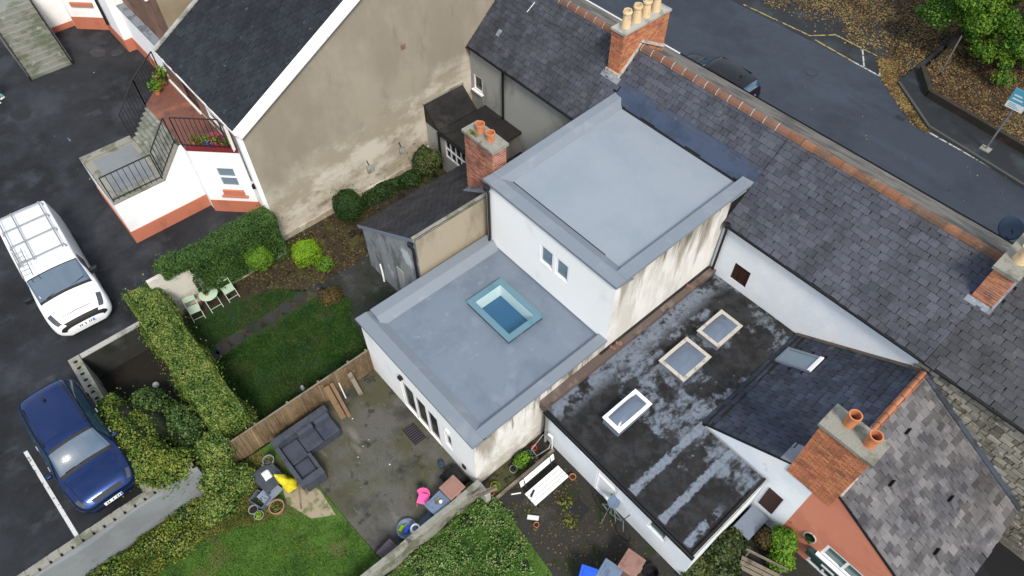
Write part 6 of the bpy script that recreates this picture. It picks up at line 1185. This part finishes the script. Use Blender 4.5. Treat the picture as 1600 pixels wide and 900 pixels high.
# ------------------------------------------------------------------ vehicles
class Loft:
    """half-section stations from rear to front, smoothed both ways, mirrored on y"""
    def __init__(s, st): s.c = np.array([[(x, y, z) for y, z in pr] for x, pr in st], float); s.n, s.k = s.c.shape[:2]
    @staticmethod
    def cr(p0, p1, p2, p3, t): return .5*((2*p1)+(p2-p0)*t+(2*p0-5*p1+4*p2-p3)*t*t+(3*p1-p0-3*p2+p3)*t**3)
    def S(s, u, v):
        i = min(int(u), s.n-2); t = u-i; j = min(int(v), s.k-2); q = v-j
        col = []
        for a in (i-1, i, i+1, i+2):
            a = min(max(a, 0), s.n-1); r = [s.c[a, min(max(b, 0), s.k-1)] for b in (j-1, j, j+1, j+2)]
            if j+2 > s.k-1: r[3] = r[2]*np.array([1, 0, 1])+np.array([0, -r[1][1], 0]) if False else np.array([r[1][0], -r[1][1], r[1][2]])
            col.append(s.cr(*r, q))
        return s.cr(*col, t)
    def body(s, mb, nu=5, nv=3, mi=0):
        U = np.linspace(0, s.n-1, (s.n-1)*nu+1); V = np.linspace(0, s.k-1, (s.k-1)*nv+1); G = [[s.S(u, v) for v in V] for u in U]
        row = lambda g: [(p[0], p[1], p[2]) for p in g]+[(p[0], -p[1], p[2]) for p in g[::-1][1:]]
        Rw = [row(g) for g in G]
        for a, b in zip(Rw, Rw[1:]):
            for k in range(len(a)-1): mb.face([a[k], b[k], b[k+1], a[k+1]], mi)
        mb.face(Rw[0], mi); mb.face(Rw[-1][::-1], mi)
    def patch(s, mb, u0, u1, v0, v1, off=.006, side=1, n=8, mi=0, inset=None):
        """patch that follows the body; u limits may depend on v through callables"""
        f0 = u0 if callable(u0) else (lambda t: u0); f1 = u1 if callable(u1) else (lambda t: u1)
        def P(a, b):
            v = v0+(v1-v0)*b; u = f0(b)+(f1(b)-f0(b))*a; e = 1e-2; p = s.S(u, v); du = s.S(min(u+e, s.n-1), v)-s.S(max(u-e, 0), v); dv = s.S(u, min(v+e, s.k-1))-s.S(u, max(v-e, 0)); nn = np.cross(du, dv); L = np.linalg.norm(nn)
            nn = nn/L if L > 1e-9 else np.array([0, 0, 1.]); ctr = np.array([p[0], 0, .6]); nn = nn if nn@(p-ctr) > 0 else -nn; p = p+nn*off; return (p[0], p[1]*side, p[2])
        for i in range(n):
            for j in range(n): mb.face([P(i/n, j/n), P((i+1)/n, j/n), P((i+1)/n, (j+1)/n), P(i/n, (j+1)/n)], mi)
    def wide(s, mb, u0, u1, v0, off=.006, n=10, mi=0):
        """band across the whole width from v0 on one side to v0 on the other"""
        s.patch(mb, u0, u1, v0, s.k-1, off, 1, n, mi); s.patch(mb, u0, u1, v0, s.k-1, off, -1, n, mi)
def wheel(par, x, y, r=.33, w=.2):
    sgn = 1 if y > 0 else -1; m = MB(); m.lathe([(r*.62, -w/2), (r*.93, -w/2), (r, -w/3), (r, w/3), (r*.93, w/2), (r*.62, w/2)], n=24, close=False); t_ = m.build('wheel', 'tyre', par, smooth=40); t_.location = (x, y, r); t_.rotation_euler = (R(90), 0, 0)
    m = MB(); m.lathe([(r*.64, -w*.45), (r*.62, w*.45)], n=24); o = m.build('rim', 'alloy', t_, smooth=40)
def number_plate(par, loc, rot, mat, w=.52, h=.11):
    o = MB().box(-.006, .006, -w/2, w/2, -h/2, h/2).build('number_plate', mat, par); o.location = loc; o.rotation_euler = rot
    MB().box(.0062, .008, w/2-.05, w/2-.005, -h/2+.006, h/2-.006).build('country_band', 'bright_blue', o)
    for i in range(7):
        if i in (2, 4): continue
        MB().box(.0062, .008, -.20+.058*i, -.165+.058*i, -.034, .034).build('characters', 'plate_ink', o)
# dark blue crossover
st_car = [(-2.16, [(.55, .38), (.62, .45), (.66, .66), (.62, .86), (.55, .95), (.38, .99), (.0, 1.0)]),
 (-2.08, [(.70, .28), (.80, .42), (.83, .70), (.79, .95), (.62, 1.16), (.44, 1.26), (.0, 1.29)]),
 (-1.80, [(.74, .22), (.865, .42), (.885, .74), (.85, 1.02), (.64, 1.42), (.47, 1.50), (.0, 1.53)]),
 (-1.15, [(.74, .20), (.875, .42), (.895, .75), (.865, 1.03), (.665, 1.50), (.50, 1.575), (.0, 1.60)]),
 (-.20, [(.74, .20), (.87, .42), (.89, .74), (.865, 1.01), (.67, 1.50), (.51, 1.58), (.0, 1.61)]),
 (.32, [(.74, .20), (.87, .42), (.89, .74), (.865, .99), (.655, 1.42), (.49, 1.495), (.0, 1.53)]),
 (1.02, [(.74, .20), (.88, .42), (.895, .72), (.86, .94), (.76, 1.00), (.58, 1.045), (.0, 1.09)]),
 (1.50, [(.74, .21), (.88, .42), (.89, .69), (.84, .86), (.72, .935), (.52, .975), (.0, 1.0)]),
 (1.90, [(.70, .22), (.83, .40), (.85, .63), (.78, .78), (.66, .835), (.46, .87), (.0, .89)]),
 (2.10, [(.58, .26), (.70, .38), (.72, .56), (.67, .67), (.56, .71), (.40, .735), (.0, .755)]),
 (2.17, [(.48, .30), (.56, .38), (.58, .52), (.55, .60), (.46, .64), (.34, .66), (.0, .675)])]
def make_car(loc, rz, label, paint, group):
    t = thing('parked_car', loc, label, 'car', group, rz); lf = Loft(st_car); m = MB(); lf.body(m); m.build('body', paint, t, smooth=55)
    m = MB(); lf.wide(m, 4.97, 6.06, 4.0, .003); m.build('windscreen_surround', 'trim_black', t, smooth=60)
    m = MB(); lf.wide(m, 5.10, 5.90, 4.2, .008); ws = m.build('windscreen', 'glass_car', t, smooth=60)
    m = MB(); lf.wide(m, .9, 1.75, 4.2, .004); m.build('rear_window', 'glass_car', t, smooth=60)
    for sd_ in (1, -1):
        m = MB(); lf.patch(m, 1.75, lambda b: 5.75-.55*b, 3.10, 3.90, .004, sd_); m.build('side_window', 'glass_car', t, smooth=60)
        m = MB(); m.bar((-.25, sd_*.83, 1.05), (-.28, sd_*.69, 1.46), .05, .02); m.build('door_pillar', 'trim_black', t)
        m = MB(); m.bar((-1.5, sd_*.60, 1.565), (.15, sd_*.61, 1.555), .035, .03); m.build('roof_rail', 'trim_black', t)
        o = MB().obox((.72, sd_*.96, 1.03), XU, YU, ZU, .05, .085, .06).build('door_mirror', paint, t); bv = o.modifiers.new('b', 'BEVEL'); bv.width = .04; bv.segments = 3
        m = MB(); lf.patch(m, 7.75, 8.75, 3.2, 4.0, .008, sd_, 6); m.build('headlight', 'headlamp', t, smooth=60)
        m = MB(); lf.patch(m, .35, 1.15, 2.7, 3.6, .008, sd_, 5); m.build('tail_light', 'lamp_red', t, smooth=60)
        for dx in (-.55, .35): MB().bar((dx-.09, sd_*.905, .86), (dx+.09, sd_*.905, .86), .02, .03).build('door_handle', 'chrome', t)
        for x in (-1.32, 1.32):
            wheel(t, x, sd_*.80); m = MB(); m.tube([(x+.38*math.cos(a), sd_*.885, .33+.38*math.sin(a)) for a in np.linspace(0, math.pi, 14)], .03, 6); m.build('wheel_arch', 'trim_black', t, smooth=60)
        m = MB(); m.tube([(1.95, sd_*.60, .36), (2.05, sd_*.55, .35), (2.10, sd_*.42, .34)], .02, 6); m.build('bumper_trim', 'chrome', t)
    m = MB(); lf.wide(m, 8.55, 9.25, 5.0, .010, 6); m.build('grille', 'trim_black', t, smooth=60); m = MB(); m.tube([(1.98, y, .80-.10*abs(y)+.02) for y in np.linspace(-.62, .62, 11)], .022, 6); m.build('grille_bar', 'chrome', t, smooth=60)
    number_plate(t, (2.185, 0, .46), (0, R(-12), 0), 'plate_white'); number_plate(t, (-2.165, 0, .92), (0, R(-42), R(180)), 'plate_yellow')
    for s0, x in ((-.28, .0), (.12, .10)): MB().bar((.98, s0-.28, 1.115), (.93, s0+.32, 1.10), .02, .02).build('wiper', 'trim_black', t)
    MB().lathe([(.05, 0), (.04, .05), (.01, .09)], (-1.35, 0, 1.60), 10).build('roof_aerial', 'trim_black', t)
    for sd_ in (1, -1):
        m = MB(); lf.patch(m, 1.2, 7.6, .4, 1.2, .006, sd_, 12); m.build('sill_cladding', 'trim_black', t, smooth=60)
        m = MB(); m.tube([tuple(lf.S(u, 4.35)*np.array([1, sd_, 1])+np.array([0, 0, .004])) for u in np.linspace(6.15, 8.6, 10)], .006, 5); m.build('bonnet_seam', 'trim_black', t)
    return t
car = make_car((-15.32, -3.74, ZC), R(2.5), 'dark blue crossover car parked beside the ivy-covered block wall', 'car_navy', 'parked cars')
sc_ = MB().box(.55, .80, -.60, -.48, 0, .003).build('permit', 'plate_white', car); sc_.location = (0, 0, 1.28); sc_.rotation_euler = (0, R(31), 0); sc_.location = (.06, 1.03, 1.585)
car2 = make_car((-14.8, 25.72, .30), R(180), 'black car on the street half hidden behind the roof ridge', 'car_black', 'parked cars')
# white panel van with roof rack
st_van = [(-2.40, [(.62, .42), (.74, .50), (.78, .80), (.76, 1.15), (.70, 1.60), (.60, 1.70), (.0, 1.73)]),
 (-2.34, [(.74, .30), (.87, .45), (.90, .85), (.885, 1.20), (.80, 1.74), (.68, 1.81), (.0, 1.84)]),
 (-1.70, [(.76, .24), (.905, .45), (.918, .88), (.90, 1.22), (.81, 1.77), (.69, 1.845), (.0, 1.87)]),
 (-.30, [(.76, .22), (.905, .45), (.918, .88), (.90, 1.22), (.81, 1.77), (.69, 1.845), (.0, 1.87)]),
 (.55, [(.76, .22), (.905, .45), (.918, .88), (.90, 1.20), (.79, 1.70), (.66, 1.78), (.0, 1.815)]),
 (.78, [(.76, .22), (.905, .45), (.918, .88), (.90, 1.18), (.77, 1.61), (.64, 1.685), (.0, 1.72)]),
 (1.52, [(.76, .22), (.905, .45), (.918, .85), (.89, 1.07), (.80, 1.15), (.62, 1.20), (.0, 1.25)]),
 (1.95, [(.76, .22), (.90, .45), (.91, .80), (.86, .97), (.76, 1.04), (.56, 1.08), (.0, 1.11)]),
 (2.24, [(.70, .24), (.84, .42), (.85, .68), (.79, .82), (.68, .87), (.48, .90), (.0, .92)]),
 (2.38, [(.56, .28), (.68, .40), (.70, .58), (.65, .68), (.55, .72), (.40, .74), (.0, .76)]),
 (2.42, [(.48, .32), (.56, .40), (.57, .54), (.54, .60), (.46, .63), (.34, .65), (.0, .66)])]
v = thing('panel_van', (-22.22, -1.80, ZC), 'white panel van with roof rack parked facing the clipped hedge', 'van', rz=R(-2.0)); v.scale = (1.06, 1.06, 1.06); lf = Loft(st_van)
m = MB(); lf.body(m); m.build('body', 'car_white', v, smooth=55)
m = MB(); lf.wide(m, 5.0, 6.0, 4.05, .003); m.build('windscreen_surround', 'trim_black', v, smooth=60)
m = MB(); lf.wide(m, 5.06, 5.88, 4.2, .008); m.build('windscreen', 'glass_car', v, smooth=60)
for sd_ in (1, -1):
    m = MB(); lf.patch(m, 4.0, lambda b: 5.72-.55*b, 3.08, 3.85, .004, sd_); m.build('side_window', 'glass_car', v, smooth=60)
    o = MB().obox((1.12, sd_*1.02, 1.22), XU, YU, ZU, .07, .12, .11).build('door_mirror', 'trim_black', v); bv = o.modifiers.new('b', 'BEVEL'); bv.width = .04; bv.segments = 3
    m = MB(); lf.patch(m, 7.0, 8.35, 3.45, 4.5, .008, sd_, 6); m.build('headlight', 'headlamp', v, smooth=60)
    MB().bar((-2.2, sd_*.925, .62), (1.0, sd_*.925, .62), .02, .10).build('side_trim', 'trim_black', v)
    MB().bar((-.1, sd_*.915, 1.0), (.08, sd_*.915, 1.0), .02, .04).build('door_handle', 'trim_black', v)
    MB().box(-2.39, -2.35, sd_*.78-.05, sd_*.78+.05, .85, 1.3).build('tail_light', 'lamp_red', v)
    for x in (-1.45, 1.48):
        wheel(v, x, sd_*.82); m = MB(); m.tube([(x+.38*math.cos(a), sd_*.905, .33+.38*math.sin(a)) for a in np.linspace(0, math.pi, 14)], .03, 6); m.build('wheel_arch', 'trim_black', v, smooth=60)
m = MB(); lf.wide(m, 8.45, 8.95, 4.6, .010, 6); m.build('grille', 'trim_black', v, smooth=60); m = MB(); lf.wide(m, 8.9, 9.9, 2.0, .012, 6); m.build('bumper', 'trim_black', v, smooth=60)
number_plate(v, (2.445, 0, .56), (0, R(-14), 0), 'plate_white'); m = MB(); m.tube([(2.16, y, .985-.07*abs(y)) for y in np.linspace(-.45, .45, 9)], .014, 6); m.build('bonnet_slot', 'trim_black', v, smooth=60)
for s0 in (-.55, .05): MB().bar((1.46, s0, 1.275), (1.32, s0+.62, 1.335), .022, .02).build('wiper', 'trim_black', v)
rk = MB()
for y in (-.66, -.24, .64): rk.tube([(-2.15, y, 2.0), (.40, y, 1.98)], .022, 6)
for x in (-2.1, -1.4, -.6, .3): rk.tube([(x, -.72, 1.85), (x, -.70, 1.99), (x, .70, 1.99), (x, .72, 1.85)], .026, 6)
rk.build('roof_rack', 'rack_metal', v)
ld = thing('ladder', (-22.28, -1.72, ZC), 'short metal ladder section lying on the van roof rack', 'ladder', rz=R(-2)); ld.scale = (1.06, 1.06, 1.06); ld.location = v.location; m = MB(); m.tube([(-.3, -.70, 2.03), (1.05, -.72, 2.0)], .016, 6); m.tube([(-.3, -.44, 2.03), (1.05, -.46, 2.0)], .016, 6); m.build('rail', 'rack_metal', ld)
for i in range(6): MB().tube([(-.15+.22*i, -.71, 2.03), (-.15+.22*i, -.45, 2.03)], .013, 6).build('rung', 'rack_metal', ld)
for i, (x, y, a, b, mt) in enumerate(((1.22, -.35, .10, .18, 'plate_white'), (1.30, .25, .07, .12, 'sign_blue'), (1.32, -.62, .06, .08, 'plate_white'))):
    p = lf.S(5.72, 4.6); o = MB().obox((0, 0, 0), XU, YU, ZU, a, b, .004).build('dashboard_paper', mt, v); o.location = (x-.02, y, 1.405-(x-1.2)*.62+.012-.02*abs(y)); o.rotation_euler = (0, R(32), 0)

# ------------------------------------------------------------------ street furniture
sg = thing('road_sign', (-4.03, 31.48, .42), 'tall roadside sign with blue and white panels on the pavement', 'sign')
MB().tube([(0, 0, 0), (0, 0, 2.95)], .045, 10).build('pole', 'galvanised', sg); MB().box(-.22, .22, -.18, .18, 0, .05).build('base', 'concrete', sg)
for nm, z0, z1, mt in (('upper_panel', 2.50, 3.10, 'sign_blue'), ('lower_panel', 2.20, 2.495, 'plate_white')):
    o = MB().box(-.36, .36, -.075, -.050, z0, z1).build(nm, mt, sg)
for i in range(3): MB().box(-.28, .20-.1*i, -.0785, -.0755, 2.27+.07*i, 2.295+.07*i).build('lettering', 'sign_blue', sg)
for i in range(2): MB().box(-.26, .16-.1*i, -.0785, -.0755, 2.62+.16*i, 2.68+.16*i).build('lettering', 'plate_white', sg)
lp = thing('leaning_post', (-8.05, 34.8, .50), 'thin grey post standing in the leaf bank by the kerb', 'post'); MB().tube([(0, 0, 0), (0, 0, 2.2)], .035, 8).build('pole', 'galvanised', lp); MB().tube([(0, 0, 0), (0, 0, .25)], .05, 8).build('sleeve', 'iron_black', lp)
dw = thing('edging_wall', (-4, 32.5, .4), 'dark low brick edging between the pavement and the leaf bank', 'wall', world_coords=True); m = MB()
for a, b in (((40, 31.85), (-2.7, 32.5)), ((-2.7, 32.5), (-7.65, 33.05)), ((-7.65, 33.05), (-8.9, 34.6))): m.bar((*a, .60), (*b, .60), .20, .36)
m.build('wall_body', 'edging_dark', dw)
def tree(label, base, h, crown, mat, seed, n=9000, size=.085, group='trees beyond the road'):
    random.seed(seed); t = thing('street_tree', base, label, 'tree', group); b = Vector((0, 0, 0)); m = MB(); m.tube([b, (.05, .04, h*.3), (.12, -.05, h*.62), (.15, .0, h*.8)], [.20, .16, .11, .05], 9)
    tips = []
    for i in range(9):
        a = i*2.4+random.random(); z0 = h*(.32+.05*i); r_ = crown*(.55+.4*random.random()); e = Vector((r_*math.cos(a), r_*math.sin(a), z0+h*(.12+.15*random.random()))); s0 = Vector((.08, 0, z0)); md_ = (s0+e)/2+Vector((0, 0, .12*h*random.random())); m.tube([s0, md_, e], [.07, .045, .015], 6); tips += [e, md_+Vector((random.gauss(0, .3), random.gauss(0, .3), .3)), e+Vector((random.gauss(0, .4), random.gauss(0, .4), random.gauss(0, .3)))]
    m.build('trunk', 'bark', t, smooth=60); tips.append(Vector((.1, 0, h*.9))); tips.append(Vector((-.3, .3, h*.8)))
    Ps, Ns = [], []; k = n//len(tips)
    for c_ in tips:
        rr = random.uniform(.45, .85)*crown*.42; d_ = rng.normal(0, 1, (k, 3)); d_ /= np.linalg.norm(d_, axis=1)[:, None]; Ps.append(np.array(c_)+d_*rr*np.array([1.1, 1.1, .75])*rng.uniform(.35, 1.08, (k, 1))); Ns.append(d_*.6+np.array([0, 0, .6]))
    leaf_object('crown', np.concatenate(Ps), np.concatenate(Ns), size, mat, t); return t
tree('dense green tree in the leaf bank beside the thin grey post', (-8.9, 37.6, .5), 3.3, 2.1, 'leaf_tree', 3, 30000, .06)
tree('green tree in the leaf bank with a yellowing top', (-9.2, 40.6, .5), 5.4, 3.3, 'leaf_tree', 5, 46000, .062)
tree('small dark green tree between the leaf bank and the bigger trees', (-9.0, 39.4, .5), 2.0, 1.5, 'leaf_tree', 9, 13000, .06)
tree('tall yellow green tree at the corner beyond the sign', (-5.6, 40.2, .5), 5.2, 2.7, 'leaf_tree_yellow', 11, 42000, .062)
tree('dark green tree behind the leaf bank near the frame corner', (-6.2, 37.4, .5), 1.8, 1.5, 'leaf_tree', 17, 12000, .06)
random.seed(21)

# ------------------------------------------------------------------ passer-by at the edge of the car park
pn = thing('person', (-34.95, -.25, ZC), 'person in green trousers, pale top and white shoes walking across the car park', 'person', rz=R(-75))
def limb(m, pts, rr, n=10): m.tube(pts, rr, n)
def blob(name, parts, mat, par, vox=.02):
    m = MB()
    for pts, rr in parts: limb(m, pts, rr)
    o = m.build(name, mat, par); md = o.modifiers.new('r', 'REMESH'); md.mode = 'VOXEL'; md.voxel_size = vox; md.use_smooth_shade = True; sm = o.modifiers.new('s', 'SMOOTH'); sm.iterations = 4; return o
HP = (0, 0, .92)
legL = [(.02, .09, .92), (.16, .10, .52), (.06, .10, .12)]; legR = [(-.02, -.09, .92), (-.04, -.10, .50), (-.26, -.10, .14)]
armL = [(.0, .19, 1.38), (-.10, .24, 1.12), (-.02, .25, .90)]; armR = [(.0, -.19, 1.38), (.06, -.24, 1.12), (.22, -.23, .96)]
hand = lambda w, d: [([w, (w[0]+d*.03, w[1], w[2]-.08)], [.028, .036])]+[([(w[0]+d*(.03), w[1]-.028+.018*i, w[2]-.07), (w[0]+d*.05, w[1]-.03+.019*i, w[2]-.12), (w[0]+d*.035, w[1]-.03+.019*i, w[2]-.155-.008*(i in (1, 2)))], [.011, .010, .008]) for i in range(4)]+[([(w[0]+d*.02, w[1]+.03, w[2]-.03), (w[0]+d*.05, w[1]+.05, w[2]-.07), (w[0]+d*.06, w[1]+.045, w[2]-.10)], [.013, .011, .009])]
body = blob('body', [([(0, 0, .88), (0, 0, 1.05), (.0, 0, 1.25), (0, 0, 1.42), (.01, 0, 1.50)], [.13, .12, .15, .13, .06]), ([(.01, 0, 1.48), (.02, 0, 1.58)], [.055, .055]), ([(.02, 0, 1.54), (.03, 0, 1.62), (.02, 0, 1.70), (.01, 0, 1.77)], [.055, .085, .098, .05]), ([(.105, 0, 1.63), (.13, 0, 1.615)], [.018, .012]), (legL, [.085, .062, .042]), (legR, [.085, .062, .042]), (armL, [.05, .042, .03]), (armR, [.05, .042, .03]), ([(.01, .095, 1.64), (.01, .105, 1.66)], [.022, .02]), ([(.01, -.095, 1.64), (.01, -.105, 1.66)], [.022, .02])]+hand(armL[2], -1)+hand(armR[2], 1), 'skin', pn, .012)
blob('trousers', [([(0, 0, .84), (0, 0, 1.02)], [.155, .15]), (legL, [.115, .092, .078]), (legR, [.115, .092, .078])], 'green_cloth', pn)
blob('top', [([(0, 0, .92), (0, 0, 1.10), (0, 0, 1.28), (0, 0, 1.43)], [.165, .155, .18, .12]), ([(0, -.12, 1.40), (0, .12, 1.40)], [.10, .10]), (armL[:2]+[(-.05, .248, 1.0)], [.075, .065, .055]), (armR[:2]+[(.14, -.235, 1.04)], [.075, .065, .055])], 'grey_cloth', pn)
blob('hair', [([(-.02, 0, 1.58), (-.03, 0, 1.68), (.0, 0, 1.76)], [.075, .105, .085])], 'hair', pn)
for c_, z_, a in ((legL[2], .05, .0), (legR[2], .07, .35)): blob('shoe', [([(c_[0]-.06, c_[1], z_+.01), (c_[0]+.04, c_[1], z_), (c_[0]+.16, c_[1], z_-.012-a*.05)], [.048, .05, .036])], 'flower_white', pn, .012)
for y in (-.035, .035): MB().lathe([(.001, -.01), (.011, 0), (.001, .01)], (.112, y, 1.655), 8).build('eye', 'plate_ink', pn)
MB().bar((.116, -.025, 1.585), (.116, .025, 1.585), .01, .008).build('mouth', 'bin_brown', pn)
for o in list(bpy.data.objects):
    if '_w' in o: del o['_w']
